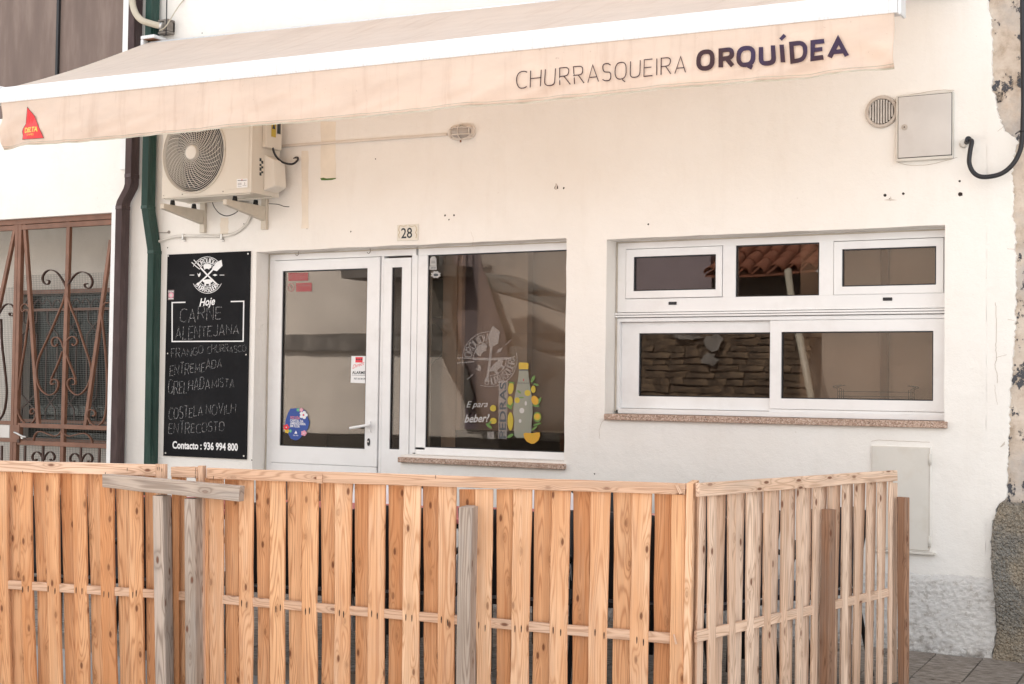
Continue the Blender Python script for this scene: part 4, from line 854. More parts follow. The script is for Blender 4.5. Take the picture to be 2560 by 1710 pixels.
sc_([(G, 815, 790), (G, 790, 730), (G, 740, 650), (G, 690, 600), (G, 620, 580), (G, 560, 610), (G, 528, 670), (G, 535, 730), (G, 570, 762), (G, 605, 750), (G, 608, 715), (G, 575, 708)], 'iron_dark')
sc_([(G, 848, 790), (G, 870, 730), (G, 930, 650), (G, 985, 612), (G, 1050, 606), (G, 1120, 645), (G, 1156, 720), (G, 1140, 790), (G, 1100, 812), (G, 1062, 790), (G, 1062, 758), (G, 1092, 752)], 'iron_dark')
sc_([(G, 812, 880), (G, 780, 1000), (G, 690, 1220), (G, 590, 1450), (H, 520, 80), (H, 470, 210), (H, 450, 340), (H, 462, 470), (H, 510, 580), (H, 600, 645), (H, 680, 620), (H, 724, 540), (H, 720, 470), (H, 675, 445), (H, 634, 470), (H, 640, 512), (H, 672, 500)])
sc_([(G, 842, 880), (G, 880, 1040), (G, 960, 1240), (G, 1040, 1490), (H, 1090, 120), (H, 1130, 250), (H, 1140, 370), (H, 1110, 500), (H, 1050, 600), (H, 970, 645), (H, 890, 600), (H, 846, 520), (H, 855, 460), (H, 900, 432), (H, 940, 460), (H, 938, 508), (H, 905, 510)])
sc_([(H, 780, 90), (H, 730, 230), (H, 660, 390), (H, 636, 450)]); sc_([(H, 815, 90), (H, 860, 220), (H, 915, 360), (H, 942, 440)])
sc_([(G, 790, 1568), (G, 770, 1500), (G, 735, 1445), (G, 690, 1430), (G, 650, 1460), (G, 645, 1510), (G, 670, 1545), (G, 705, 1540), (G, 705, 1515)]); sc_([(G, 815, 1540), (G, 840, 1470), (G, 890, 1425), (G, 940, 1435), (G, 966, 1480), (G, 950, 1525), (G, 915, 1535), (G, 905, 1512)])
sc_([(G, 355, 1130), (G, 358, 1060), (G, 320, 1012), (G, 275, 1025), (G, 258, 1070), (G, 275, 1108), (G, 305, 1095)]); sc_([(G, 358, 1130), (G, 330, 1330), (G, 300, 1560), (H, 250, 360), (H, 216, 640), (H, 220, 860), (H, 280, 980), (H, 350, 1018), (H, 420, 970), (H, 448, 890), (H, 432, 830), (H, 395, 820), (H, 370, 855), (H, 388, 888), (H, 415, 872)])
sc_([(G, 1372, 995), (G, 1320, 1000), (G, 1282, 1060), (G, 1275, 1150), (G, 1300, 1400), (H, 1322, 120), (H, 1340, 400), (H, 1336, 750), (H, 1300, 960), (H, 1220, 1036), (H, 1140, 1000), (H, 1098, 920), (H, 1105, 850), (H, 1150, 830), (H, 1192, 865), (H, 1185, 910), (H, 1160, 905)])
sc_([(G, -60, 1200), (G, 0, 1090), (G, 50, 1025), (G, 110, 1010), (G, 160, 1050), (G, 172, 1110), (G, 150, 1160), (G, 115, 1155), (G, 108, 1125), (G, 135, 1125)], 'iron_dark'); sc_([(G, 0, 1200), (G, 10, 1500), (H, 40, 250), (H, 68, 520), (H, 66, 700), (H, 30, 880), (H, -40, 980)], 'iron_dark')
sc_([(H, 412, 1250), (H, 420, 1180), (H, 450, 1125), (H, 510, 1108), (H, 600, 1140), (H, 680, 1165), (H, 740, 1140), (H, 772, 1085)]); sc_([(H, 772, 1085), (H, 800, 1130), (H, 860, 1165), (H, 940, 1150), (H, 1040, 1130), (H, 1100, 1150), (H, 1145, 1210), (H, 1155, 1280)])
for cx_ in (537, 1015):
    dy = (cx_ - 537) * .045
    for s_ in (-1, 1): sc_([(H, cx_ + s_ * 5, 1470 + dy), (H, cx_ + s_ * 20, 1420 + dy), (H, cx_ + s_ * 65, 1368 + dy), (H, cx_ + s_ * 110, 1372 + dy), (H, cx_ + s_ * 140, 1420 + dy), (H, cx_ + s_ * 130, 1465 + dy), (H, cx_ + s_ * 95, 1475 + dy), (H, cx_ + s_ * 88, 1452 + dy)], 'iron_dark')
for cx_ in (310, 537, 1015, 1250, 15): gbar(H, cx_, 1285, H, cx_ - 6, 1560, .018, 'short_bar', .015, 'iron_dark')
mb = MB(); mb.box(W(H, 190, 0, YG).x, W(H, 285, 0, YG).x, YG - .012, YG + .03, zr2 + .0, zr1); B(mb, 'lock_box', 'brown_metal', gt, bevel=.002)
mb = MB(); mb.tube(smooth_path([W(H, 180, 1115, YG - .05), W(H, 230, 1140, YG - .055), W(H, 290, 1172, YG - .05), W(H, 330, 1178, YG - .04)], 3), .0085, 8); mb.cyl(W(H, 325, 1180, YG - .012), (0, -1, 0), .012, .04, 12); B(mb, 'handle', 'steel', gt)
mb = MB(); mb.cyl(W(H, 237, 1225, YG - .012), (0, -1, 0), .014, .008, 14); B(mb, 'keyhole', 'iron_dark', gt)

# ================================================================== DOWNPIPES
def fluted(path, wd, dp, name, m, parent):       # path: list of (x_left, y_front, z); ribbed rectangular section
    prof = [(0, 0)]
    n = 5
    for k in range(n):
        u0 = wd * (k + .1) / n; u1 = wd * (k + .9) / n; prof += [(u0, 0), (u0 + .001, .0028), (u1 - .001, .0028), (u1, 0)]
    prof += [(wd, 0), (wd, dp * .15)]
    for k in range(3): v0 = dp * (.25 + k * .2); prof += [(wd, v0), (wd - .0028, v0 + .002), (wd - .0028, v0 + dp * .1), (wd, v0 + dp * .1 + .002)]
    prof += [(wd, dp), (0, dp)]
    mb = MB(); K = len(prof); n0 = 0
    for i, (x, y, z) in enumerate(path): mb.add([(x + a, y + b, z) for a, b in prof])
    for i in range(len(path) - 1):
        for k in range(K): a = i * K + k; b = i * K + (k + 1) % K; mb.face((b, a, a + K, b + K))
    return B(mb, name, m, parent)
gp = thing('drainpipe', 'dark green ribbed drainpipe between the two white facades', 'drainpipe', (-7.6, -.1, 0))
fy = -.115
def PX_(x, y, Y=fy): return P(x, y, Y)
A1 = PX_(364.6, 0); A2 = PX_(352.2, 518); A3 = PX_(361.6, 629); A4 = PX_(356.5, 1154)
fluted([(A1.x, fy, 5.5), ((A1.x + A2.x) / 2, fy, A2.z)], .056, .085, 'upper_pipe', 'pipe_green', gp)
xk = (A1.x + A2.x) / 2
fluted([(xk, fy, A2.z), (A3.x, fy + .03, A3.z)], .056, .085, 'elbow', 'pipe_green', gp)
fluted([(A3.x, fy + .03, A3.z), ((A3.x + A4.x) / 2, fy + .03, .02)], .056, .085, 'lower_pipe', 'pipe_green', gp)
for z_, xx, yy in ((A2.z, xk, fy), (A3.z, A3.x, fy + .03)):
    mb = MB(); mb.box(xx - .003, xx + .059, yy - .003, yy + .088, z_ - .012, z_ + .012); B(mb, 'collar', 'pipe_green', gp, bevel=.002)
mb = MB(); q = PX_(398, 651, 0); mb.box(A3.x + .05, q.x + .02, -.02, -.008, q.z - .008, q.z + .008); B(mb, 'bracket', 'conduit_white', gp)
bp_ = thing('drainpipe', 'brown ribbed drainpipe with an offset elbow beside the iron gate', 'drainpipe', (-7.85, -.1, 0))
B1 = P(322, 30, fy); B2 = P(310.5, 470, fy); B3 = P(291, 520, fy); B4 = P(273.5, 1154, fy)
xt_ = (B1.x + B2.x) / 2; xb_ = (B3.x + B4.x) / 2
fluted([(xt_, fy, 5.5), (xt_, fy, P(310, 460, fy).z)], .058, .085, 'upper_pipe', 'pipe_brown', bp_)
zk0, zk1 = P(310, 460, fy).z, P(291, 512, fy).z
fluted([(xt_, fy, zk0), (xt_ - .01, fy, zk0 - .03), (xt_ + (xb_ - xt_) * .5, fy, (zk0 + zk1) / 2), (xb_ + .01, fy, zk1 + .03), (xb_, fy, zk1)], .058, .085, 'elbow', 'pipe_brown', bp_)
fluted([(xb_, fy, zk1), (xb_, fy, .02)], .058, .085, 'lower_pipe', 'pipe_brown', bp_)
for z_, xx in ((zk0 + .06, xt_), (zk1 - .02, xb_)):
    mb = MB(); mb.box(xx - .003, xx + .061, fy - .003, fy + .088, z_ - .014, z_ + .014); B(mb, 'collar', 'pipe_brown', bp_, bevel=.002)
# curved mast stub, its bracket, cables
mp = thing('mast_pipe', 'curved beige conduit pipe fixed to a rusty bracket above the awning', 'pipe', tuple(P(405, 65, -.05)))
mb = MB(); pts = [W(ZP, 640, -900, -.17), W(ZP, 640, -300, -.17), W(ZP, 640, 0, -.17), W(ZP, 655, 130, -.17), W(ZP, 720, 310, -.17), W(ZP, 850, 455, -.165), W(ZP, 1050, 530, -.14), W(ZP, 1290, 590, -.10)]
mb.tube(smooth_path(pts, 6), .024, 12); B(mb, 'curved_pipe', 'beige_pipe', mp)
mb = MB(); a = W(ZP, 1250, 460, -.06); b = W(ZP, 1470, 745, -.06); mb.box(a.x, b.x, -.075, -.001, b.z, b.z + .015); mb.box(a.x, b.x, -.075, -.001, a.z - .015, a.z); mb.box(b.x - .03, b.x, -.085, -.001, b.z + .017, a.z - .017); mb.box(a.x, b.x, -.02, -.001, b.z + .017, a.z - .017); B(mb, 'clamp_box', 'steel_old', mp, bevel=.002)
q = W(ZP, 1310, 590, -.10); mb = MB(); mb.cyl(q + Vector((-.02, 0, .004)), (1, .1, -.2), .027, .03, 14); B(mb, 'end_ring', 'steel', mp)
mb = MB(); mb.tube([P(417.5, -300, -.095), P(417, -10, -.095), P(416.5, 40, -.095), P(415, 88, -.095)], .0045, 6); tag(B(mb, 'cable', 'cable_black'), 'thin black cable hanging vertically beside the rusty bracket above the awning', 'cable')
mb = MB(); mb.tube(smooth_path([W(ZP, 1250, 690, -.12), W(ZP, 1330, 655, -.125), W(ZP, 1400, 590, -.12), W(ZP, 1480, 470, -.1), W(ZP, 1640, 210, -.05), W(ZP, 1830, -40, -.01), W(ZP, 2400, -700, -.01)], 5), .0042, 6); tag(B(mb, 'cable', 'beige_pipe'), 'thin cream cable rising diagonally from the curved pipe above the awning', 'cable')

# ================================================================== AWNING
aw = thing('awning', 'wide beige folding awning over the restaurant front with its name on the valance', 'awning', (-4.46, -.7, 2.9))
YA = -1.445; AX0, AX1 = -7.335, -1.587
tl, tr_ = P(5, 257, YA), P(2236, 32, YA); bl, br_ = P(5, 372, YA), P(2222, 174, YA)
def lx(x): return (x - tl.x) / (tr_.x - tl.x)
def ztop(x): return tl.z + (tr_.z - tl.z) * lx(x)
def zbot(x): return bl.z + (br_.z - bl.z) * lx(x)
def vwave(x, t):                      # t: 0 top .. 1 hem ; gentle folds, stronger at the ends
    endw = math.exp(-((x - AX0) / .45) ** 2) + math.exp(-((x - AX1) / .5) ** 2)
    d = (x - (AX0 if abs(x - AX0) < abs(x - AX1) else AX1)); s_ = 1 if d > 0 else -1
    v = endw * .022 * math.sin(abs(d) * 22 * .8 + t * 7.0) * t ** .8 + .034 * t * noise.noise(Vector((x * 1.7, t * 1.2, 3))) + .017 * t * noise.noise(Vector((x * 6 + t * 5, t * 2.5, 8))) + .004 * t * noise.noise(Vector((x * 22 + t * 7, t * 3, 8)))
    return v
def vpt(x, z, off=0.0):
    t = (ztop(x) - z) / (ztop(x) - zbot(x)); return Vector((x, YA - .0 + vwave(x, max(0, min(1.02, t))) - off, z))
NX, NZ = 460, 16; mb = MB(); ids = []
for i in range(NX + 1):
    x = AX0 + (AX1 - AX0) * i / NX; sag = .008 * noise.noise(Vector((x * 2.2, 0, 0))) + .003 * noise.noise(Vector((x * 9, 0, 0)))
    ids.append([mb.add([vpt(x, ztop(x) + .01 + (zbot(x) + sag - ztop(x) - .01) * j / NZ)]) for j in range(NZ + 1)])
for i in range(NX):
    for j in range(NZ): mb.face((ids[i][j + 1], ids[i + 1][j + 1], ids[i + 1][j], ids[i][j]), 0, None, True)
o = B(mb, 'valance', M_VAL, aw); so = o.modifiers.new('s', 'SOLIDIFY'); so.thickness = .0012
mb = MB()
for i in range(NX):
    x0, x1 = AX0 + (AX1 - AX0) * i / NX, AX0 + (AX1 - AX0) * (i + 1) / NX
    for (za, zb2, off) in ((.006, .0, .002), (.020, .0185, .0022)):
        f0 = lambda x: .008 * noise.noise(Vector((x * 2.2, 0, 0))) + .003 * noise.noise(Vector((x * 9, 0, 0)))
        mb.quad(vpt(x0, zbot(x0) + f0(x0) + zb2 - .001, off), vpt(x1, zbot(x1) + f0(x1) + zb2 - .001, off), vpt(x1, zbot(x1) + f0(x1) + za, off), vpt(x0, zbot(x0) + f0(x0) + za, off), 0)
B(mb, 'hem', 'beige_pipe', aw)
def vfn(Z, off=.0085):
    def f(x, y):
        q = W(Z, x, y, YA); return vpt(q.x, q.z, off)
    return f
mb = MB(); f = vfn(ZT)
stroke_text(mb, 'CHURRASQUEIRA', (210, 494), (1148, 406), 94, 92, f, .058, 0, sp=.235)
B(mb, 'thin_lettering', ['ink_brown'], aw)
mb = MB()
for ch, x0, x1 in (('O', 1205, 1306), ('R', 1326, 1416), ('Q', 1425, 1530), ('U', 1546, 1638), ('I', 1662, 1688), ('D', 1716, 1816), ('E', 1832, 1918), ('A', 1926, 2042)):
    by = 400 + (x0 + x1 - 2410) / 2 * -.0945; cap = 118; sw = 25; wl = GL[ch][0] if ch != 'I' else .02
    for stk in GL[ch][1]:
        ribbon(mb, [(x0 + sw / 2 + (a / wl if ch != 'I' else .5) * (x1 - x0 - sw), by - sw / 2 - b * (cap - sw) - (a / wl - .5) * (x1 - x0) * .0945) for a, b in stk], sw, f, 0)
ribbon(mb, [(1668, 222), (1692, 196)], 20, f, 0)
B(mb, 'bold_lettering', ['ink_mixed'], aw)
mb = MB(); f = vfn(ZD, .0055); g = vfn(ZD, .0068)
tri = [(392, 380), (345, 610), (310, 680), (303, 720), (312, 770), (330, 835), (400, 832), (520, 825), (634, 815), (600, 730), (550, 620), (470, 500)]
# fan of small strips so the print follows the cloth
cx_, cy_ = 430, 690
for i in range(len(tri)):
    a = tri[i]; b = tri[(i + 1) % len(tri)]; prv = None
    for k in range(5):
        t0, t1 = k / 5, (k + 1) / 5
        q = [(cx_ + (a[0] - cx_) * t0, cy_ + (a[1] - cy_) * t0), (cx_ + (a[0] - cx_) * t1, cy_ + (a[1] - cy_) * t1), (cx_ + (b[0] - cx_) * t1, cy_ + (b[1] - cy_) * t1), (cx_ + (b[0] - cx_) * t0, cy_ + (b[1] - cy_) * t0)]
        mb.poly([f(*p) for p in (q if k else q[1:])], 0)
ribbon(mb, tri + [tri[0]], 5, vfn(ZD, .0062), 2)
font_text(mb, 'DELTA', (342, 738), (560, 724), 70, g, 1, .03); font_text(mb, 'CAFÉS', (398, 783), (505, 778), 26, g, 1, .0)
B(mb, 'coffee_emblem', ['logo_red', 'logo_yellow', 'ink_brown'], aw, label='red pointed emblem with yellow lettering')
# front bar
def zb0(x): return P(0, 262, YA).z + 0 if False else ztop(x)
prof = [(.0, .0), (-.004, .012), (-.004, .058), (-.0005, .062), (-.0005, .066), (.012, .088), (.030, .106), (.052, .112), (.075, .100), (.082, .060), (.075, .0)]
mb = MB(); xsb = [AX0 - .03, AX0 + 1.9, AX0 + 3.8, AX1 + .015]; K = len(prof)
for x in xsb: mb.add([(x, YA - .006 + a, ztop(x) + b) for a, b in prof])
for i in range(len(xsb) - 1):
    for k in range(K): a = i * K + k; b = i * K + (k + 1) % K; mb.face((b, b + K, a + K, a)[::-1] if False else (a, b, b + K, a + K)[::-1])
mb.face(list(range(K))); mb.face([(len(xsb) - 1) * K + k for k in reversed(range(K))])
B(mb, 'front_bar', 'awning_bar', aw)
mb = MB(); mb.box(AX1 + .016, AX1 + .032, YA - .014, YA + .085, ztop(AX1) - .012, ztop(AX1) + .118); B(mb, 'end_cap', 'awning_bar', aw, bevel=.01, seg=2)
mb = MB(); mb.box(AX0 - .046, AX0 - .031, YA - .014, YA + .085, ztop(AX0) - .012, ztop(AX0) + .118); B(mb, 'end_cap', 'awning_bar', aw, bevel=.01, seg=2)
# fabric
za0, za1 = P(440, 97.6, -.1).z, P(1300, 8, -.1).z; xa0, xa1 = P(440, 97.6, -.1).x, P(1300, 8, -.1).x
def zback(x): return za0 + (za1 - za0) * (x - xa0) / (xa1 - xa0)
mb = MB(); NXf, NYf = 60, 24; ids = []
for i in range(NXf + 1):
    x = AX0 + (AX1 - AX0) * i / NXf; colm = []
    for j in range(NYf + 1):
        t = j / NYf; y = YA + .045 + (-.10 - YA - .045) * t; z = ztop(x) + .104 + (zback(x) - ztop(x) - .104) * t - .02 * math.sin(math.pi * t) + .004 * noise.noise(Vector((x * 3, t * 2, 0)))
        colm.append(mb.add([(x, y, z)]))
    ids.append(colm)
for i in range(NXf):
    for j in range(NYf): mb.face((ids[i][j], ids[i + 1][j], ids[i + 1][j + 1], ids[i][j + 1]), 0, None, True)
B(mb, 'canopy', M_CLOTH, aw)
# roller, wall plates, folding arms
mb = MB(); mb.tube([(AX0 + .03, -.11, zback(AX0) - .045), (AX1 - .03, -.11, zback(AX1) - .045)], .042, 14); B(mb, 'roller', 'awning_bar', aw)
mb = MB(); mb.tube([(AX0 - .02, -.07, zback(AX0) - .16), (AX1 + .02, -.07, zback(AX1) - .16)], .022, 4); B(mb, 'torsion_bar', 'awning_bar', aw)
a = W(ZP, 1080, 800, -.16); b = W(ZP, 1640, 880, -.02)
mb = MB(); mb.box(AX0 - .03, AX0 + .10, -.17, -.0, zback(AX0) + .005, zback(AX0) + .030); mb.box(AX0 - .03, AX0 - .005, -.17, -.0, zback(AX0) - .12, zback(AX0) + .004); B(mb, 'wall_bracket', 'awning_bar', aw, bevel=.004)
mb = MB(); mb.box(AX0 + .0, AX0 + .09, -.165, -.01, zback(AX0) - .0, zback(AX0) + .0035); B(mb, 'rusted_plate', 'rust', aw)
mb = MB(); mb.box(AX1 + .005, AX1 + .03, -.17, -.0, zback(AX1) - .12, zback(AX1) + .03); B(mb, 'wall_bracket', 'awning_bar', aw, bevel=.004)
for xs_, s_ in ((AX0 + .6, 1), (AX1 - .6, -1)):
    zq = ztop(xs_) + .05; el = Vector((xs_ + s_ * .62, -.72, (zback(xs_) - .16 + zq) / 2 - .02))
    mb = MB(); mb.tube([(xs_, -.09, zback(xs_) - .16), el], .024, 8); B(mb, 'upper_arm', 'awning_bar', aw)
    mb = MB(); mb.tube([el, (xs_ + s_ * .05, YA + .07, zq)], .020, 8); B(mb, 'forearm', 'awning_bar', aw)

# ================================================================== AIR CONDITIONER
YAC = -.36
ac = thing('air_conditioner', 'cream outdoor air conditioning unit with round fan grille on brackets under the awning', 'air conditioner', (-6.5, -.2, 2.6))
aL = P(404.5, 496, YAC); aR = P(628, 481, YAC); ax0, ax1 = aL.x, aR.x; az0 = (aL.z + aR.z) / 2; az1 = az0 + .56; ay1 = -.065
fc = W(Z3, 435, 448, YAC); fr_ = (W(Z3, 793, 420, YAC).x - W(Z3, 127, 420, YAC).x) / 2; fcx = (W(Z3, 793, 420, YAC).x + W(Z3, 127, 420, YAC).x) / 2; fcz = fc.z
# casing with round opening
mb = MB(); N = 40; ring = [(fcx + fr_ * math.cos(2 * math.pi * k / N), fcz + fr_ * math.sin(2 * math.pi * k / N)) for k in range(N)]
fx1 = W(Z3, 808, 500, YAC).x
def boxedge(a):
    c_, s_ = math.cos(a), math.sin(a); X0, X1, Z0_, Z1_ = ax0, fx1, az0, az1
    t = min([(X1 - fcx) / c_ if c_ > 1e-6 else 1e9, (X0 - fcx) / c_ if c_ < -1e-6 else 1e9, (Z1_ - fcz) / s_ if s_ > 1e-6 else 1e9, (Z0_ - fcz) / s_ if s_ < -1e-6 else 1e9]); return fcx + c_ * t, fcz + s_ * t
outer = [boxedge(2 * math.pi * k / N) for k in range(N)]
n = mb.add([(x, YAC, z) for x, z in ring] + [(x, YAC, z) for x, z in outer] + [(x, YAC + .012, z) for x, z in [(fcx + (r[0] - fcx) * .97, fcz + (r[1] - fcz) * .97) for r in ring]])
for k in range(N): j = (k + 1) % N; mb.face((n + k, n + N + k, n + N + j, n + j)); mb.face((n + j, n + 2 * N + j, n + 2 * N + k, n + k), 0, None, True)
for (cx_, cz_) in ((ax0, az0), (fx1, az0), (ax0, az1), (fx1, az1)):
    ks = sorted(range(N), key=lambda k: (outer[k][0] - cx_) ** 2 + (outer[k][1] - cz_) ** 2)[:2]
    mb.poly([(outer[ks[0]][0], YAC, outer[ks[0]][1]), (cx_, YAC, cz_), (outer[ks[1]][0], YAC, outer[ks[1]][1])])
mb.box(fx1, ax1, YAC, YAC + .02, az0, az1)
mb.box(ax0, ax0 + .008, YAC + .001, ay1, az0, az1); mb.box(ax1 - .008, ax1, YAC + .021, ay1, az0, az1); mb.box(ax0 + .009, ax1 - .009, YAC + .013, ay1, az1 - .008, az1); mb.box(ax0 + .009, ax1 - .009, YAC + .021, ay1, az0, az0 + .008); mb.box(ax0 + .009, ax1 - .009, ay1 - .01, ay1, az0 + .009, az1 - .009)
cas = B(mb, 'casing', 'ac_cream', ac)
mb = MB(); n = 48
mb.tube([(fcx + (fr_ + .004) * math.cos(2 * math.pi * k / n), YAC - .003, fcz + (fr_ + .004) * math.sin(2 * math.pi * k / n)) for k in range(n + 1)], .006, 6); B(mb, 'grille_rim', 'ac_cream', ac)
mb = MB()
def gy(r): return YAC - .004 - .018 * (1 - (r / fr_) ** 2)
for k in range(17):
    r = fr_ * (.24 + .74 * k / 16); mb.tube([(fcx + r * math.cos(2 * math.pi * i / 40), gy(r), fcz + r * math.sin(2 * math.pi * i / 40)) for i in range(41)], .0016, 4, caps=False)
B(mb, 'grille_rings', 'ac_cream_light', ac)
mb = MB()
for k in range(36):
    pts = []
    for i in range(7):
        r = fr_ * (.2 + .79 * i / 7); a = 2 * math.pi * k / 36 + .75 * (i / 7) ** 1.2; pts.append((fcx + r * math.cos(a), gy(r) - .002, fcz + r * math.sin(a)))
    mb.tube(pts, .0018, 4, caps=False)
B(mb, 'grille_spokes', 'ac_cream_light', ac)
mb = MB(); mb.cyl((fcx, gy(0) - .004, fcz), (0, 1, 0), fr_ * .2, .014, 28); mb.cyl((fcx, gy(0) - .009, fcz), (0, 1, 0), fr_ * .15, .005, 28, 0, fr_ * .2); B(mb, 'fan_hub', 'ac_cream_light', ac)
mb = MB()
for k in range(3):
    a0 = 2 * math.pi * k / 3; n = mb.add([(fcx + r * fr_ * math.cos(a0 + a), YAC + .06 + .05 * a, fcz + r * fr_ * math.sin(a0 + a)) for r in (.18, .55, .92) for a in (0, .45, .9)])
    for i in range(2):
        for j in range(2): mb.face((n + i * 3 + j, n + i * 3 + j + 1, n + i * 3 + j + 4, n + i * 3 + j + 3), 0, None, True)
B(mb, 'fan_blades', 'fan_dark', ac)
mb = MB(); mb.cyl((fcx, YAC + .19, fcz), (0, 1, 0), fr_ * .98, .004, 30); B(mb, 'coil_back', 'fan_dark', ac)
mb = MB(); a = W(Z3, 812, 205, YAC); b = W(Z3, 1052, 830, YAC); mb.box(a.x, b.x, YAC - .003, YAC, b.z, az1 - .02); B(mb, 'front_panel', 'ac_cream', ac, bevel=.0015)
def dr(mb):
    f = zf(Z3, YAC - .0045); g = zf(Z3, YAC - .0052); mb.poly([f(*p) for p in ((922, 730), (1040, 724), (1040, 820), (922, 828))][::-1], 0)
    ribbon(mb, [(932, 747), (1030, 742)], 6, g, 1); mb.poly([g(*p) for p in ((970, 742), (980, 732), (988, 741))], 2)
    for y_ in (775, 785, 795): ribbon(mb, [(934, y_), (975, y_ - 2)], 3, g, 1)
    ribbon(mb, [(1004, 768), (1012, 772), (1006, 792)], 3, g, 1); ribbon(mb, [(934, 812), (975, 811)], 2.5, g, 1); ribbon(mb, [(986, 800), (1028, 798)], 2.5, g, 1)
sticker(ac, 'rating_label', ['print_white', 'ink_black', 'sticker_red'], dr)
XS = ax1
def SX_(Z, x, y):                   # pixel -> side face plane x = XS
    v = ray(*px(Z, x, y)); return CAM + v * ((XS + .002 - CAM.x) / v.x)
mb = MB()
for (xa_, ya_) in ((1180, 600),):
    for k in range(7):
        r = random.Random(k); p0 = SX_(Z3, 1172 + (k % 2) * 20, 690 - k * 26); mb.box(XS + .0005, XS + .0015, p0.y, p0.y + .02, p0.z, p0.z + .012 + r.random() * .012)
B(mb, 'warning_print', 'ink_black', ac)
mb = MB(); p0 = SX_(Z3, 1200, 385); mb.box(XS, XS + .035, p0.y, -.085, p0.z, az1 - .03); tb = B(mb, 'terminal_box', 'ac_cream', ac, bevel=.004)
mb = MB(); q0 = p0 + Vector((.036, .05, .08)); mb.quad(q0, q0 + Vector((0, .05, 0)), q0 + Vector((0, .05, .11)), q0 + Vector((0, 0, .11))); 
mb.quad(q0 + Vector((.0008, .062, .03)), q0 + Vector((.0008, .10, .03)), q0 + Vector((.0008, .10, .16)), q0 + Vector((.0008, .062, .16)), 1)
mb.poly([q0 + Vector((.001, .008, .055)), q0 + Vector((.001, .042, .055)), q0 + Vector((.001, .025, .10))], 1); B(mb, 'hazard_label', ['film_gold', 'ink_black'], ac)
p1 = SX_(Z3, 1215, 860); p2 = SX_(Z3, 1235, 465)
mb = MB(); y0_, y1_ = p1.y, -.075
mb.hexa([(XS, y0_, p1.z), (XS + .0, y1_, p1.z), (XS, y1_, p2.z), (XS, y0_, p2.z), (XS + .075, y0_ + .03, p1.z + .035), (XS + .075, y1_, p1.z + .035), (XS + .06, y1_, p2.z - .035), (XS + .06, y0_ + .03, p2.z - .035)])
B(mb, 'valve_cover', 'ac_cream_light', ac, bevel=.008, seg=2)
mb = MB(); c0 = SX_(Z3, 1275, 392) + Vector((.03, 0, 0)); pts = [c0, c0 + Vector((.01, .02, -.05)), c0 + Vector((.03, .07, -.09)), c0 + Vector((.075, .12, -.10)), c0 + Vector((.10, .15, -.07)), c0 + Vector((.07, .18, -.045)), c0 + Vector((.03, .19, -.05))]
mb.tube(smooth_path(pts, 5), .0075, 8); B(mb, 'power_cable', 'cable_black', ac)
mb = MB()
for (x_, y_) in ((128, 912), (332, 897), (775, 865)): q = W(Z3, x_, y_, YAC); mb.cyl((q.x, YAC - .001, q.z), (0, -1, 0), .004, .003, 8)
B(mb, 'screws', 'steel_old', ac)
# brackets, rubber feet
zarm = az0 - .045
for xb2, key in ((P(380 + 200 / 4.355, 280 + 1000 / 4.355, -.36).x, 0), (P(380 + 880 / 4.355, 280 + 950 / 4.355, -.36).x, 1)):
    bx = xb2 - .02
    mb = MB(); z1b = zarm - .004; 
    mb.hexa([(bx, -.44, z1b - .035), (bx + .035, -.44, z1b - .035), (bx + .035, -.44, z1b), (bx, -.44, z1b), (bx, -.03, z1b - .10), (bx + .035, -.03, z1b - .10), (bx + .035, -.03, z1b), (bx, -.03, z1b)])
    mb.box(bx - .005, bx + .04, -.029, -.001, z1b - .16, z1b + .24); br2 = B(mb, 'support_bracket', 'bracket_cream', ac, bevel=.002)
    for yy in (-.335, -.115):
        mb = MB(); mb.cyl((bx + .017, yy, z1b + .0005), (0, 0, 1), .019, .034, 14, 0, .014); B(mb, 'rubber_foot', 'rubber', ac)
        mb = MB(); mb.cyl((bx + .017, yy, z1b + .036), (0, 0, 1), .009, .008, 6); B(mb, 'nut', 'steel', ac)
mb = MB(); mb.box(ax0 + .02, ax1 - .02, -.35, -.335 + .02, az0 - .009, az0 - .001); mb.box(ax0 + .02, ax1 - .02, -.125, -.105, az0 - .009, az0 - .001); B(mb, 'base_rail', 'ac_cream', ac)
mb = MB(); mb.tube(smooth_path([W(Z3, 655, 965, -.1), W(Z3, 675, 1030, -.1), W(Z3, 730, 1100, -.1), W(Z3, 810, 1132, -.1), W(Z3, 890, 1110, -.1), W(Z3, 935, 1078, -.1)], 5), .0035, 6); B(mb, 'drain_tube', 'cable_black', ac)
mb = MB(); mb.tube(smooth_path([W(Z3, 1270, 998, -.1), W(Z3, 1370, 1005, -.1), W(Z3, 1440, 1028, -.09), W(Z3, 1495, 1032, -.08)], 4), .003, 6); B(mb, 'loose_wire', 'cable_black', ac)
# lamp conduit & white conduit
wc = thing('conduit', 'white plastic conduit curving from the drainpipe up to the air conditioner', 'conduit', tuple(W(Z3, 500, 1350, -.02)))
mb = MB(); mb.tube(smooth_path([W(Z3, 20, 1430, -.014), W(Z3, 90, 1405, -.014), W(Z3, 200, 1368, -.014), W(Z3, 340, 1350, -.014), W(Z3, 550, 1352, -.014), W(Z3, 760, 1350, -.014), W(Z3, 900, 1320, -.014), W(Z3, 1010, 1240, -.014), W(Z3, 1070, 1140, -.014), W(Z3, 1078, 1050, -.014), W(Z3, 1020, 1000, -.02), W(Z3, 900, 985, -.03)], 5), .0105, 10); B(mb, 'tube', 'conduit_white', wc)
for x_, y_ in ((345, 1350), (765, 1350)):
    q = W(Z3, x_, y_, -.014); mb = MB(); mb.box(q.x - .007, q.x + .007, -.029, -.001, q.z - .028, q.z + .015); mb.box(q.x - .004, q.x + .013, -.010, -.001, q.z - .040, q.z - .029); B(mb, 'clip', 'steel', wc, bevel=.002)
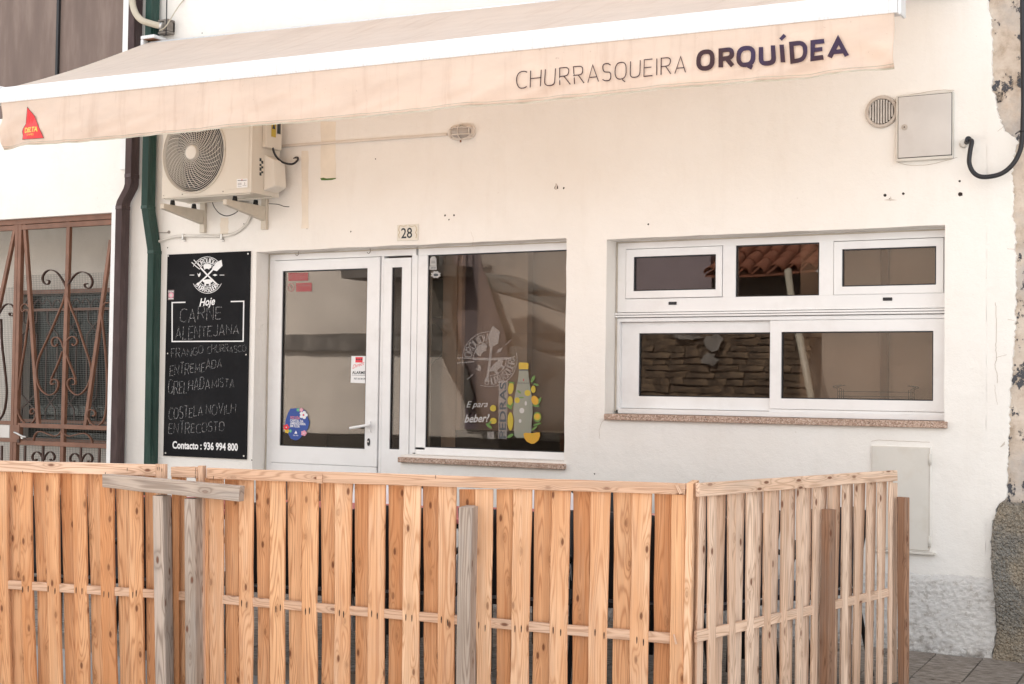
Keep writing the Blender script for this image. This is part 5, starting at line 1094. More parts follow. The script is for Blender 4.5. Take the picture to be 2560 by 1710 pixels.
mb = MB(); a = W(Z3, 70, 1313, -.03); b = W(Z3, 180, 1315, -.002); mb.tube([W(Z3, 70, 1313, -.03), W(Z3, 175, 1315, -.012)], .003, 6); mb.cyl(W(Z3, 188, 1308, -.001), (0, -1, 0), .011, .008, 10); tag(B(mb, 'wall_pin', 'steel_old'), 'small rusty pin sticking out of the wall above the white conduit', 'pin')
lp = thing('bulkhead_lamp', 'oval white caged bulkhead lamp on the wall under the awning', 'lamp', tuple(W(ZL, 1385, 150, 0)))
lc = W(ZL, 1385, 145, -.03)
mb = MB(); rx_, rz_ = .098, .052
mb.prism([(lc.x + rx_ * math.copysign(abs(math.cos(a)) ** .7, math.cos(a)), -.001, lc.z + rz_ * math.copysign(abs(math.sin(a)) ** .7, math.sin(a))) for a in [2 * math.pi * k / 28 for k in range(28)]], (0, -.024, 0)); B(mb, 'base', 'lamp_white', lp, bevel=.003)
bm = bmesh.new(); bmesh.ops.create_uvsphere(bm, u_segments=24, v_segments=12, radius=1); 
for v in bm.verts: v.co = Vector((lc.x + v.co.x * .076, -.026 - max(0, -v.co.y) * .045 if v.co.y < 0 else -.024, lc.z + v.co.z * .040))
me = bpy.data.meshes.new('globe'); bm.to_mesh(me); bm.free()
for p in me.polygons: p.use_smooth = True
me.materials.append(MATS['lamp_glass']); o = bpy.data.objects.new('globe', me); C.objects.link(o); place(o, lp)
mb = MB()
for t_ in (-.9, 0, .9):
    mb.tube([(lc.x + .078 * t_ * (1 if t_ else 1), -.02 - .055 * math.sin(math.pi * k / 10) * (1 if t_ == 0 else .5), lc.z + .047 * math.cos(math.pi * k / 10) * (1 if t_ == 0 else .75)) for k in range(11)], .0035, 6)
for z_ in (-.022, .022): mb.tube([(lc.x + .085 * math.cos(math.pi * k / 10), -.02 - .05 * math.sin(math.pi * k / 10), lc.z + z_) for k in range(11)], .0035, 6)
B(mb, 'cage', 'lamp_white', lp); mb = MB(); mb.cyl((lc.x, -.03, lc.z - rz_ - .002), (0, 0, -1), .006, .014, 8); B(mb, 'cage_screw', 'rust', lp)
mb = MB(); a, b = W(ZL, 60, 252, -.006), W(ZL, 1285, 165, -.006); mb.hexa([(a.x, -.014, a.z - .009), (b.x, -.014, b.z - .009), (b.x, -.014, b.z + .009), (a.x, -.014, a.z + .009), (a.x, -.001, a.z - .009), (b.x, -.001, b.z - .009), (b.x, -.001, b.z + .009), (a.x, -.001, a.z + .009)])
tag(B(mb, 'cable_trunking', 'lamp_white', None, bevel=.002), 'slim white cable trunking running from the air conditioner to the caged lamp', 'trunking')

# ================================================================== MENU BOARD
mbd = thing('menu_board', 'black chalkboard menu with a white grill emblem and handwritten dishes beside the door', 'menu board', tuple(P(515, 1149, 0)))
YB = -.012
tlb, brb = P(418.3, 636.6, YB), P(615.5, 1148.8, YB)
mb = MB(); mb.box(tlb.x, brb.x, YB, -.002, brb.z, tlb.z); B(mb, 'board', 'slate_board', mbd, bevel=.0015)
f = zf(Z4, YB - .0012)
mb = MB(); logo(mb, 320, 237, 104, f, 0, sy=1.15); B(mb, 'emblem_print', 'print_white', mbd)
mb = MB(); font_text(mb, 'Hoje', (266, 448), (372, 436), 52, f, 0, .02, .3); B(mb, 'printed_heading', 'print_white', mbd)
mb = MB()
ribbon(mb, [(172, 421), (82, 423), (82, 686), (562, 684), (566, 414), (478, 416)], 8, f, 0); B(mb, 'printed_frame', 'print_white', mbd)
mb = MB()
font_text(mb, 'Contacto : 936 994 800', (84, 1408), (526, 1424), 48, f, 0, .03); B(mb, 'printed_phone', 'print_white', mbd)
for s, p0, p1, h0, h1 in (('CARNE', (135, 552), (412, 540), 92, 88), ('ALENTEJANA', (105, 668), (530, 632), 84, 62), ('FRANGO', (75, 800), (290, 765), 66, 50), ('CHURRASCO', (320, 765), (580, 752), 52, 40), ('ENTREMEADA', (66, 920), (415, 865), 72, 58), ('GRELHADA', (55, 1050), (335, 1000), 86, 66), ('MISTA', (350, 1000), (500, 992), 58, 50), ('COSTELA', (58, 1205), (285, 1190), 86, 60), ('NOVILH', (310, 1180), (510, 1170), 66, 58), ('ENTRECOSTO', (58, 1310), (432, 1290), 72, 60)):
    mb = MB(); stroke_text(mb, s, p0, p1, h0, h1, f, .045, 0, sp=.22, jit=.13, lean=.05); B(mb, 'chalk_writing', 'chalk', mbd)
mb = MB()
for x_, y_ in ((57, 108), (596, 93), (38, 1440), (567, 1460)): q = W(Z4, x_, y_, YB); mb.cyl((q.x, YB, q.z), (0, -1, 0), .006, .003, 10)
for x_, y_ in ((52, 767), (582, 775)): q = W(Z4, x_, y_, YB); mb.cyl((q.x, YB, q.z), (0, -1, 0), .005, .0015, 8)
B(mb, 'board_screws', 'steel', mbd)
def dr(mb):
    mb.poly([f(*p) for p in ((54, 338), (96, 337), (93, 404), (53, 406))][::-1], 0); g = zf(Z4, YB - .0018); mb.poly([g(*p) for p in ell(75, 373, 17, 20, 12)], 1); font_text(mb, 'CARTÃO', (56, 353), (93, 352), 9, g, 2, .02); ribbon(mb, [(58, 397), (90, 396)], 4, g, 2)
    mb.poly([zf(Z4, YB - .0022)(*p) for p in ell(75, 373, 9, 12, 8)], 3)
sticker(mbd, 'small_sticker', ['muted_brown', 'sticker_pink', 'print_white', 'box_grey'], dr)
# house number
nt = thing('house_number_tile', 'cream tile with ornamental border and black number above the shopfront', 'number tile', tuple(W(ZL, 995, 940, 0)))
a, b = W(ZL, 918, 825, -.007), W(ZL, 1070, 940, -.007)
mb = MB(); mb.box(a.x, b.x, -.007, -.001, b.z, a.z - .004); B(mb, 'tile', 'tile_white', nt, bevel=.0015)
f = zf(ZL, -.0082); mb = MB(); cu = None
font_text(mb, '28', (948, 926), (1028, 922), 74, f, 0, .012); B(mb, 'number', 'ink_black', nt)
mb = MB()
for s_ in (-1, 1):
    ribbon(mb, [(995 + s_ * 62, 845), (995 + s_ * 66, 868), (995 + s_ * 58, 884), (995 + s_ * 66, 900), (995 + s_ * 61, 925)], 4, f, 0)
    ribbon(mb, [(995 + s_ * 8, 834), (995 + s_ * 30, 840), (995 + s_ * 55, 834), (995 + s_ * 64, 846)], 3.5, f, 0)
B(mb, 'ornament', 'tile_ornament', nt)

# ================================================================== METER BOXES, VENT, CABLE, PILLAR
a, b = W(Z8, 470, 212, -.05), W(Z8, 842, 598, -.05)
ub = thing('meter_box', 'grey square meter box with a small round lock high on the wall', 'meter box', (a.x, 0, b.z))
a, b = W(Z8, 470, 212, -.035), W(Z8, 842, 605, -.035)
mb = MB(); mb.box(a.x, b.x, -.035, -.001, b.z - .008, a.z + .004); B(mb, 'housing', 'box_painted', ub, bevel=.005, seg=2)
c1, c2 = W(Z8, 483, 215, -.04), W(Z8, 836, 595, -.04)
mb = MB(); mb.box(c1.x, c2.x, -.0372, -.0355, c2.z, c1.z); B(mb, 'shadow_line', 'gap_dark', ub)
mb = MB(); mb.box(c1.x + .003, c2.x - .003, -.042, -.0375, c2.z + .003, c1.z - .003); B(mb, 'lid', 'box_grey', ub, bevel=.002)
q = W(Z8, 527, 414, -.042); mb = MB(); mb.cyl((q.x, -.0425, q.z), (0, -1, 0), .0165, .004, 18); mb.cyl((q.x, -.0465, q.z), (0, -1, 0), .010, .003, 14); B(mb, 'lock', 'vent_metal', ub); mb = MB(); mb.cyl((q.x, -.0497, q.z), (0, -1, 0), .004, .0006, 8); B(mb, 'keyhole', 'hole_dark', ub)
vc = W(Z8, 377, 312, -.01)
vt = thing('air_vent', 'round louvred metal vent touching the upper grey meter box', 'vent', (vc.x, 0, vc.z))
mb = MB(); vr = .091; n = 36
for k in range(n):
    a0, a1 = 2 * math.pi * k / n, 2 * math.pi * (k + 1) / n; pr_ = [(1.0, -.001), (1.0, -.010), (.95, -.018), (.80, -.020), (.76, -.012)]
    for (r0, y0), (r1, y1) in zip(pr_, pr_[1:]): mb.quad(*[(vc.x + vr * r * math.cos(a), y, vc.z + vr * r * math.sin(a)) for r, y, a in ((r0, y0, a0), (r0, y0, a1), (r1, y1, a1), (r1, y1, a0))][::-1])
B(mb, 'rim', 'vent_metal', vt); mb = MB(); mb.cyl((vc.x, -.002, vc.z), (0, -1, 0), vr * .78, .004, 24); B(mb, 'backing', 'hole_dark', vt)
for k in range(9):
    u = (k - 4) / 4.6; hh = math.sqrt(max(0, 1 - u * u)) * vr * .74; x_ = vc.x + u * vr * .76; mb = MB(); mb.hexa([(x_ - .005, -.020, vc.z - hh), (x_ + .003, -.016, vc.z - hh), (x_ + .003, -.016, vc.z + hh), (x_ - .005, -.020, vc.z + hh), (x_ - .003, -.008, vc.z - hh), (x_ + .005, -.008, vc.z - hh), (x_ + .005, -.008, vc.z + hh), (x_ - .003, -.008, vc.z + hh)]); B(mb, 'louvre', 'vent_metal', vt)
# lower meter box
lbx = thing('meter_cabinet', 'tall pale painted meter cabinet low on the wall behind the right fence end', 'cabinet', (-1.9, 0, .57))
a, b = W(ZQ, 192, 135, -.02), W(ZQ, 533, 765, -.02)
mb = MB(); mb.box(a.x - .008, b.x + .012, -.012, -.001, b.z - .008, a.z + .008); B(mb, 'frame', M_PL, lbx, bevel=.002); mb = MB(); mb.box(a.x - .002, b.x + .004, -.0145, -.0125, b.z - .002, a.z + .002); B(mb, 'shadow_line', 'vent_metal', lbx)
mb = MB(); mb.box(a.x, b.x, -.020, -.015, b.z, a.z); B(mb, 'door', 'box_painted', lbx, bevel=.002)
mb = MB(); mb.box(a.x - .01, b.x + .035, -.030, -.001, b.z - .022, b.z - .009); B(mb, 'drip_edge', 'box_painted', lbx, bevel=.002)
for z_ in (a.z - .06, b.z + .05): mb = MB(); mb.cyl((b.x + .006, -.021, z_ - .03), (0, 0, 1), .008, .06, 10); B(mb, 'hinge', 'box_painted', lbx)
# cable with wall sleeve
cb = thing('supply_cable', 'thick black supply cable looping down from the pillar into a wall sleeve', 'cable', tuple(W(Z8, 925, 515, 0)))
mb = MB(); mb.tube(smooth_path([(P(2556, -250, -.06)), P(2556, 0, -.06), W(Z8, 1303, 160, -.06), W(Z8, 1301, 340, -.06), W(Z8, 1296, 470, -.065), W(Z8, 1280, 570, -.07), W(Z8, 1230, 660, -.08), W(Z8, 1150, 720, -.085), W(Z8, 1040, 738, -.085), W(Z8, 980, 712, -.085), W(Z8, 950, 650, -.085), W(Z8, 955, 570, -.08), W(Z8, 966, 510, -.075), W(Z8, 955, 500, -.06), W(Z8, 930, 512, -.02)], 6), .0125, 12); B(mb, 'cable_run', 'cable_black', cb)
q = W(Z8, 915, 522, -.001); mb = MB(); mb.cyl(q, Vector((.3, -1, .25)), .024, .022, 18, 0, .02); B(mb, 'sleeve', 'conduit_white', cb); mb = MB(); mb.cyl(W(Z8, 940, 505, -.035), Vector((.3, -1, .25)), .017, .03, 14); B(mb, 'gland', 'cable_black', cb)
mb = MB(); q = W(Z8, 1298, 440, -.062); mb.tube([(q.x + .0175 * math.cos(a), q.y + .0175 * math.sin(a), q.z) for a in [2 * math.pi * k / 12 for k in range(13)]], .004, 5); mb.tube([(q.x - .018, q.y, q.z), (q.x - .045, -.0, q.z)], .004, 5); B(mb, 'clamp', 'cable_black', cb)
# old pillar
pl = thing('old_pillar', 'crumbling old masonry pillar with peeling dark paint at the right edge', 'pillar', (-.9, .1, 0))
def relief(x0, x1, z0, z1, step, fy_, parent, name, m, xl=None):
    mb = MB(); nx_, nz_ = int((x1 - x0) / step), int((z1 - z0) / step); ids = []
    for i in range(nx_ + 1):
        cc = []
        for j in range(nz_ + 1):
            z = z0 + (z1 - z0) * j / nz_; xa_ = xl(z) if xl else x0; x = xa_ + (x1 - xa_) * i / nx_; cc.append(mb.add([(x, fy_(x, z), z)]))
        ids.append(cc)
    for i in range(nx_):
        for j in range(nz_): mb.face((ids[i][j], ids[i + 1][j], ids[i + 1][j + 1], ids[i][j + 1]), 0, None, True)
    return B(mb, name, m, parent)
zsp = W(ZQ, 960, 490).z
def blockjoint(x, z):
    d = 0
    for zj in (W(ZR, 200, 598).z, W(ZR, 200, 960).z, W(ZR, 200, 48).z, 2.72, 1.9): d = max(d, math.exp(-((z - zj - .01 * math.sin(x * 12)) / .005) ** 2))
    return d
hx, hz = W(ZR, 160, 790).x, W(ZR, 160, 790).z
def hole(x, z): return .05 * math.exp(-(((x - hx - .005) / .022) ** 6 + ((z - hz) / .026) ** 6))
relief(-1.45, -.602, zsp - .02, 5.6, .016, lambda x, z: .022 - .022 * noise.noise(Vector((x * 3, 7, z * 3))) - .008 * noise.noise(Vector((x * 14, 7, z * 14))) + .008 * blockjoint(x, z) + hole(x, z), pl, 'upper_masonry', M_OLD)
relief(-1.32, -.602, 0, zsp + .02, .0055, lambda x, z: -.012 - .03 * noise.noise(Vector((x * 4, 2, z * 3))) - .022 * abs(noise.noise(Vector((x * 50, 2, z * 50)))) - .012 * abs(noise.noise(Vector((x * 95, 4, z * 95)))) - .03 * min(1, max(0, (zsp - z) / .15)) + .02 * math.exp(-max(0, x - xe(z)) / .012), pl, 'pebbly_base', M_PEB, xl=lambda z: xe(z) + .006)
mb = MB(); mb.box(-1.4, 8, .25, .4, 0, 5.59); mb.box(-.6, 8, -.01, .249, -.1, 5.59); B(mb, 'core', 'porch_plaster', pl)  # lengthened rightward out of view to block the sun

# ================================================================== WOODEN FENCE
fA = Vector((-5.509, -2.99, 0)); fC = Vector((-2.258, -2.088, 0)); fE = PZ(2240, 1178, 1.035); fE.z = 0
d1 = (fC - fA).normalized(); n1 = Vector((d1.y, -d1.x, 0)); d2 = (fE - fC).normalized(); n2 = Vector((d2.y, -d2.x, 0))
def PF(Z, x, y, off=0.0, side=1):
    n_ = n1 if side == 1 else n2; o_ = fC
    return PV(*px(Z, x, y), o_ + n_ * off, n_)
def wplank(corners, n_, thick, name, m, parent, rings=6, wobble=.0015, along='z', rnd=None, round_=.002, label=None, mids=None):
    """corners: tl, tr, bl, br on the front face (towards the camera); long axis tl->bl; UVs run along the grain"""
    tl, tr, bl, br = [Vector(c) for c in corners]; mb = MB(); r = rnd or random; L = (bl - tl).length; Wd = (tr - tl).length; sd = r.random() * 50
    prof = [(0, -thick), (0, -round_), (round_ / Wd, 0), (1 - round_ / Wd, 0), (1, -round_), (1, -thick)]; K = len(prof); us = [0, thick, thick + .002, thick + Wd - .002, thick + Wd, thick * 2 + Wd]
    for i in range(rings + 1):
        t = i / rings; a = tl.lerp(bl, t); b = tr.lerp(br, t)
        if mids:
            tm = mids[2]; w_ = t * (1 - t) / (tm * (1 - tm)); a = a + (mids[0] - tl.lerp(bl, tm)) * w_; b = b + (mids[1] - tr.lerp(br, tm)) * w_
        e = (b - a).normalized(); wl = wobble * noise.noise(Vector((t * 4 + sd, 0, 0))) * 2; wr = wobble * noise.noise(Vector((t * 4 + sd, 9, 0))) * 2; bow = wobble * noise.noise(Vector((t * 2 + sd, 5, 0)))
        for (u, dd) in prof: mb.add([a.lerp(b, u) + e * (wl if u < .5 else wr) + n_ * (dd + bow)])
    for i in range(rings):
        for k in range(K - 1):
            a = i * K + k; v0, v1 = L * i / rings, L * (i + 1) / rings
            mb.face((a, a + K, a + K + 1, a + 1), 0, [(us[k], v0), (us[k], v1), (us[k + 1], v1), (us[k + 1], v0)])
        a = i * K; mb.face((a + K - 1, a + 2 * K - 1, a + K, a), 0, [(us[-1], v0), (us[-1], v1), (us[-1] + Wd, v1), (us[-1] + Wd, v0)])
    mb.face(list(range(K)), 0, [(us[k] * .3, 0.01 * k) for k in range(K)]); e_ = rings * K; mb.face([e_ + k for k in reversed(range(K))], 0, [(us[k] * .3, L + .01 * k) for k in range(K)])
    o = B(mb, name, m, parent)
    if label: o['label'] = label
    return o
def slat(Z, t0, t1, b0, b1, yt, yb, off, side, m, parent, mid=None):
    n_ = n1 if side == 1 else n2
    c = [PF(Z, t0, yt, off, side), PF(Z, t1, yt, off, side), PF(Z, b0, yb, off, side), PF(Z, b1, yb, off, side)]
    mids = None
    if mid: ma, mb_ = PF(Z, mid[0], 900, off, side), PF(Z, mid[1], 900, off, side); ztm = c[0].z
    # run on straight to just above the ground
    for i, j in ((0, 2), (1, 3)):
        d = c[j] - c[i]; c[j] = c[i] + d * ((c[i].z - (GZ + .04 if c[i].y < -1.72 else .035 + c[i].y * PS)) / (c[i].z - c[j].z))
    if mid: mids = (ma, mb_, (ztm - ma.z) / (ztm - c[2].z))
    return wplank(c, n_, .016 if side == 1 else .012, 'slat', m, parent, rings=8, wobble=.002, mids=mids)
OFR, OFM, OBK, OTOP = 0.0, -.020, -.040, .022
panelA = thing('fence_panel', 'left wooden fence panel of vertical slats ending at the grey crossbeam', 'fence', tuple(PF(F1, 500, 1500)), 'wooden slat fence panels round the terrace')
panelB = thing('fence_panel', 'long front wooden fence panel of orange slats between the crossbeam and the corner', 'fence', tuple(PF(F3, 400, 1500)), 'wooden slat fence panels round the terrace')
panelC = thing('fence_panel', 'short pale wooden fence panel running back from the corner towards the wall', 'fence', tuple(PF(F4, 800, 1500, 0, 2)), 'wooden slat fence panels round the terrace')
for p_ in (panelA, panelB, panelC): p_.location.z = 0
mix_f = ['pine_pale', 'pine_orange']
FA = [('B', 50, 130, 78, 160, 60, 142), ('F', 132, 210, 160, 243, 140, 213), ('B', 218, 302, 250, 336, 243, 312), ('F', 302, 388, 335, 413, 310, 393), ('B', 394, 479, 430, 511, 421, 494), ('F', 477, 563, 510, 592, 490, 577), ('B', 572, 664, 609, 686, 600, 672), ('F', 662, 752, 685, 778, 668, 757), ('B', 769, 857, 794, 871, 784, 858), ('F', 855, 944, 870, 963, 855, 946), ('B', 959, 1042, 974, 1045, 969, 1042), ('F', -46, 43, -10, 75, -35, 53), ('B', -130, -44, -100, -8, -108, -33), ('F', -220, -140, -190, -108, -210, -128)]
for k, a_, b_, c_, d_, e_, g_ in FA: slat(F1, a_, b_, c_, d_, 150, 1560, OFR if k == 'F' else OBK, 1, 'pine_orange', panelA, (e_, g_))
FB1 = [('F', 1140, 1187, 1148, 1187), ('B', 1187, 1228, 1192, 1228), ('F', 1300, 1383, 1300, 1388), ('F', 1385, 1478, 1390, 1480), ('B', 1490, 1582, 1500, 1590), ('F', 1582, 1678, 1590, 1675)]
for i_, (k, a_, b_, c_, d_) in enumerate(FB1): slat(F1, a_, b_, c_, d_, 200 if i_ > 1 else 190, 1560, OFR if k == 'F' else OBK, 1, 'pine_pale' if i_ in (3, 5) else 'pine_orange', panelB if i_ > 1 else panelA)
FB2 = [('B', 100, 197, 110, 197), ('F', 197, 300, 195, 295), ('B', 308, 414, 318, 410), ('F', 414, 520, 405, 510), ('B', 530, 632, 535, 625), ('F', 632, 742, 622, 730), ('B', 755, 856, 757, 850), ('F', 855, 965, 845, 958), ('B', 980, 1088, 978, 1078), ('F', 1087, 1200, 1075, 1190), ('B', 1210, 1322, 1212, 1312), ('F', 1322, 1438, 1308, 1425)]
def auto_mid(k, a, b, c, d): m0, m1 = (a + c) / 2, (b + d) / 2; return (m0 + 9, m1) if k == 'B' else (m0, m1 - 5)
FB3 = [('B', 122, 234, 128, 240), ('F', 232, 350, 240, 340), ('B', 370, 487, 365, 468), ('F', 487, 610, 467, 590), ('B', 620, 744, 605, 722), ('F', 742, 868, 722, 845), ('B', 882, 1005, 868, 984), ('F', 1003, 1132, 982, 1108), ('B', 1150, 1279, 1135, 1260), ('F', 1277, 1408, 1258, 1383), ('B', 1420, 1548, 1408, 1532)]
for k, a_, b_, c_, d_ in FB2: slat(F2, a_ + (4 if k == 'B' else 0), b_, c_ + (5 if k == 'B' else 0), d_, 215, 1560, OFR if k == 'F' else OBK, 1, 'pine_pale' if k == 'F' and a_ > 600 else 'pine_orange', panelB, auto_mid(k, a_, b_, c_, d_))
for k, a_, b_, c_, d_ in FB3: slat(F3, a_ + (4 if k == 'B' else 0), b_, c_ + (5 if k == 'B' else 0), d_, 275, 1560, OFR if k == 'F' else OBK, 1, 'pine_pale' if k == 'F' else 'pine_orange', panelB, auto_mid(k, a_, b_, c_, d_))
def hplank(Z, tl, tr, bl, br, off, side, thick, name, m, parent, Z2=None, rings=6, wobble=.0012):
    n_ = n1 if side == 1 else n2; Zb = Z2 or Z
    c = [PF(Z, *tl, off, side), PF(Z, *bl, off, side), PF(Zb, *tr, off, side), PF(Zb, *br, off, side)]
    # long axis left->right : feed as tl=left-bottom ordering
    return wplank([c[1], c[0], c[3], c[2]], n_, thick, name, m, parent, rings, wobble)
# top rails
hplank(F1, (-260, 78), (1033, 110), (-260, 150), (1033, 186), OTOP, 1, .020, 'top_rail', 'pine_rail', panelA, rings=10)
hplank(F1, (1135, 124), (1312, 126), (1135, 192), (1312, 200), OTOP - .01, 1, .020, 'short_rail', 'pine_rail', panelB)
hplank(F1, (1372, 132), (1632, 236), (1372, 205), (1628, 312), OTOP, 1, .020, 'top_rail', 'pine_rail', panelB, Z2=F3, rings=10)
# mid rails
hplank(F1, (-260, 860), (1022, 942), (-260, 915), (1022, 1000), OFM + .018, 1, .018, 'mid_rail', 'pine_rail', panelA, rings=8)
hplank(F1, (1140, 950), (1548, 1235), (1140, 1005), (1548, 1305), OFM + .018, 1, .018, 'mid_rail', 'pine_rail', panelB, Z2=F3, rings=10)
# end stiles
def post(Z, x0, xs_, x1, yt, xb0, xbs, xb1, yb, off, side, name, m, parent, m2=None):
    n_ = n1 if side == 1 else n2
    a, b = PF(Z, x0, yt, off, side), PF(Z, xs_, yt, off, side); c, d = PF(Z, xb0, yb, off, side), PF(Z, xbs, yb, off, side)
    lo, hi = .005, .25
    for _ in range(22):
        mid = (lo + hi) / 2; pxx = proj(b - n_ * mid)[0]
        if pxx < px(Z, x1, yt)[0]: lo = mid
        else: hi = mid
    for p_, q_ in ((a, c), (b, d)):
        dd = q_ - p_; t_ = (p_.z - (GZ if q_.y < -1.7 else .02 + q_.y * PS)) / (p_.z - q_.z); q_.xyz = p_ + dd * t_
    a.z = b.z = (a.z + b.z) / 2
    return wplank([a, b, c, d], n_, lo, name, m, parent, rings=8, wobble=.0012, round_=.003)
post(F1, 1033, 1095, 1112, 107, 1040, 1100, 1116, 1560, OTOP, 1, 'end_stile', 'pine_rail', panelA)
post(F1, 1312, 1345, 1370, 119, 1320, 1350, 1376, 1560, OTOP + .004, 1, 'end_stile', 'pine_rail', panelB)
slat(F3, 1540, 1632, 1525, 1620, 290, 1560, OFR + .010, 1, 'pine_orange', panelB)
post(F3, 1634, 1682, 1722, 236, 1616, 1662, 1706, 1560, OTOP + .002, 1, 'corner_post', 'pine_pale', panelB)
# little fixing blocks
for Z, x0, y0, x1, y1 in ((F2, 508, 176, 544, 234),):
    hplank(Z, (x0, y0), (x1, y0 + 2), (x0, y1), (x1, y1 + 2), OTOP + .010, 1, .009, 'fixing_block', 'pine_rail', panelB, rings=1)
for Z, pts in ((F3, [(1560, 248), (1578, 240), (1614, 298), (1590, 308)]), (F3, [(1548, 1242), (1558, 1238), (1576, 1302), (1562, 1308)])):
    c = [PF(Z, *p, OTOP + .012, 1) for p in pts]; wplank([c[0], c[1], c[3], c[2]], n1, .010, 'wood_chip', 'pine_rail', panelB, rings=1, wobble=0)
# nails
def nail(Z, x, y, off, side, parent, r=2.0):
    n_ = n1 if side == 1 else n2; q = PF(Z, x, y, off + .0012, side); mb = MB(); u = (d1 if side == 1 else d2)
    mb.poly([q + u * (.0022 * math.cos(a) * r / 2) + Vector((0, 0, (.009 if math.sin(a) > 0 else .020) * r / 2 * math.sin(a) - .002)) for a in [2 * math.pi * k / 8 for k in range(8)]]); B(mb, 'nail', 'hole_dark', parent)
for Z, par, L in ((F1, panelA, ((150, 930), (187, 925), (320, 925), (365, 940), (505, 935), (545, 940), (690, 960), (722, 965), (882, 965), (905, 955), (1045, 130), (1058, 130), (1075, 140), (845, 135), (700, 165), (150, 225 - 70))), (F1, panelB, ((1605, 1020), (1640, 1030), (1300, 135), (1298, 158), (1298, 185), (1330, 125), (1330, 160), (1418, 190))), (F2, panelB, ((238, 1060), (268, 1050), (435, 1075), (462, 1070), (660, 1085), (688, 1095), (875, 1090), (912, 1105), (1102, 1115), (1142, 1120), (1338, 1130), (1380, 1150), (1300, 185), (525, 210))), (F3, panelB, ((498, 1190), (540, 1190), (752, 1200), (802, 1215), (1030, 1215), (1090, 1235), (1308, 1265), (1352, 1280), (300, 1185), (258, 1165), (1652, 262)))):
    for x_, y_ in L: nail(Z, x_, y_, (OTOP if y_ < 300 else OFR), 1, par, 1.3 if y_ < 300 else 2.3)
# right panel
FCs = [('F', 300 - 68, 300, 230, 292), ('F', 362, 430, 367, 421), ('F', 488, 550, 483, 546), ('F', 605, 669, 595, 656), ('F', 720, 783, 712, 761), ('F', 825, 886, 815, 868), ('F', 933, 989, 915, 965), ('F', 1030, 1080, 1012, 1060), ('F', 1127, 1182, 1110, 1168), ('F', 1209, 1261, 1195, 1240), ('F', 1288, 1331, 1280, 1316), ('F', 1361, 1401, 1355, 1391), ('F', 1435, 1470, 1428, 1462)]
for k, a_, b_, c_, d_ in FCs: slat(F4, a_ + 15, b_, c_ + 15, d_, 240 + (300 - a_) * .04, 1560, OFR, 2, 'pine_side', panelC)
FCb = [(183, 232, 165, 205), (298, 362, 288, 330), (425, 487, 418, 458), (545, 605, 542, 576), (665, 718, 652, 692), (780, 825, 757, 797), (882, 934, 864, 907), (986, 1032, 962, 1000), (1076, 1122, 1060, 1095), (1178, 1206, 1168, 1190), (1258, 1288, 1238, 1250), (1328, 1361, 1314, 1335), (1399, 1430, 1388, 1402)]
for a_, b_, c_, d_ in FCb: slat(F4, a_, b_, c_, d_, 240 + (300 - a_) * .04, 1560, OBK + .010, 2, 'pine_side', panelC)
hplank(F4, (182, 234), (1497, 149), (182, 324), (1500, 217), OTOP, 2, .022, 'top_rail', 'pine_side', panelC, rings=8)
hplank(F4, (165, 1218), (1440, 935), (165, 1292), (1440, 990), OFM + .018, 2, .016, 'mid_rail', 'pine_side', panelC, rings=8)
slat(F4, 1472, 1500, 1466, 1496, 232, 1560, -.03, 2, 'pine_side', panelC)
# free-standing weathered posts and the crossbeam
def sole_post(Z, *a, off, side, m, label):
    t = thing('post', label, 'post', (0, 0, 0), 'weathered square posts staying the fence'); o = post(Z, *a, off, side, 'shaft', m, None)
    c = sum((Vector(v.co) for v in o.data.vertices), Vector()) / len(o.data.vertices); t.location = (c.x, c.y, 0); place(o, t); return t
sole_post(F1, 1012, 1080, 1136, 318, 1030, 1100, 1146, 1560, off=.10, side=1, m='weathered', label='weathered grey post under the left half of the crossbeam')
sole_post(F1, 1222, 1295, 1345, 338, 1230, 1302, 1348, 1560, off=.10, side=1, m='weathered', label='weathered brownish post under the crossbeam, the one nearer the menu board')
sole_post(F3, 125, 213, 264, 396, 104, 196, 246, 1560, off=.10, side=1, m='weathered', label='short grey weathered post standing alone before the middle of the long fence panel')
def turned_post(x0, xs_, x1, yt, xb0, xbs, xb1, yb, off, m, label):
    nf = -d2; t = thing('post', label, 'post', (0, 0, 0), 'weathered square posts staying the fence')
    b, d = PF(F4, xs_, yt, off, 2), PF(F4, xbs, yb, off, 2); a = PV(*px(F4, x0, yt), b, nf); c = PV(*px(F4, xb0, yb), d, nf); lo, hi = .005, .2
    for _ in range(22):
        mid = (lo + hi) / 2
        if proj(b - nf * mid)[0] < px(F4, x1, yt)[0]: lo = mid
        else: hi = mid
    for p_, q_ in ((a, c), (b, d)):
        dd = q_ - p_; q_.xyz = p_ + dd * ((p_.z - (GZ if q_.y < -1.7 else .02 + q_.y * PS)) / (p_.z - q_.z))
    a.z = b.z; o = wplank([a, b, c, d], nf, lo, 'shaft', m, None, rings=8, wobble=.0012, round_=.003); t.location = (b.x, b.y, 0); place(o, t)
turned_post(990, 1048, 1092, 412, 975, 1036, 1080, 1560, .06, 'weathered_brown', 'brown and grey post before the pale right fence panel')
turned_post(1490, 1550, 1578, 330, 1500, 1546, 1576, 1560, .045, 'weathered_brown', 'brown post at the far right end of the pale fence panel')
cbm = thing('crossbeam', 'grey weathered wooden beam laid across the tops of two posts', 'beam', tuple(PF(F1, 1100, 260, .1)))
hplank(F1, (680, 173), (1592, 256), (680, 262), (1586, 356), .102, 1, .055, 'timber', 'weathered', cbm, rings=8, wobble=.0015)

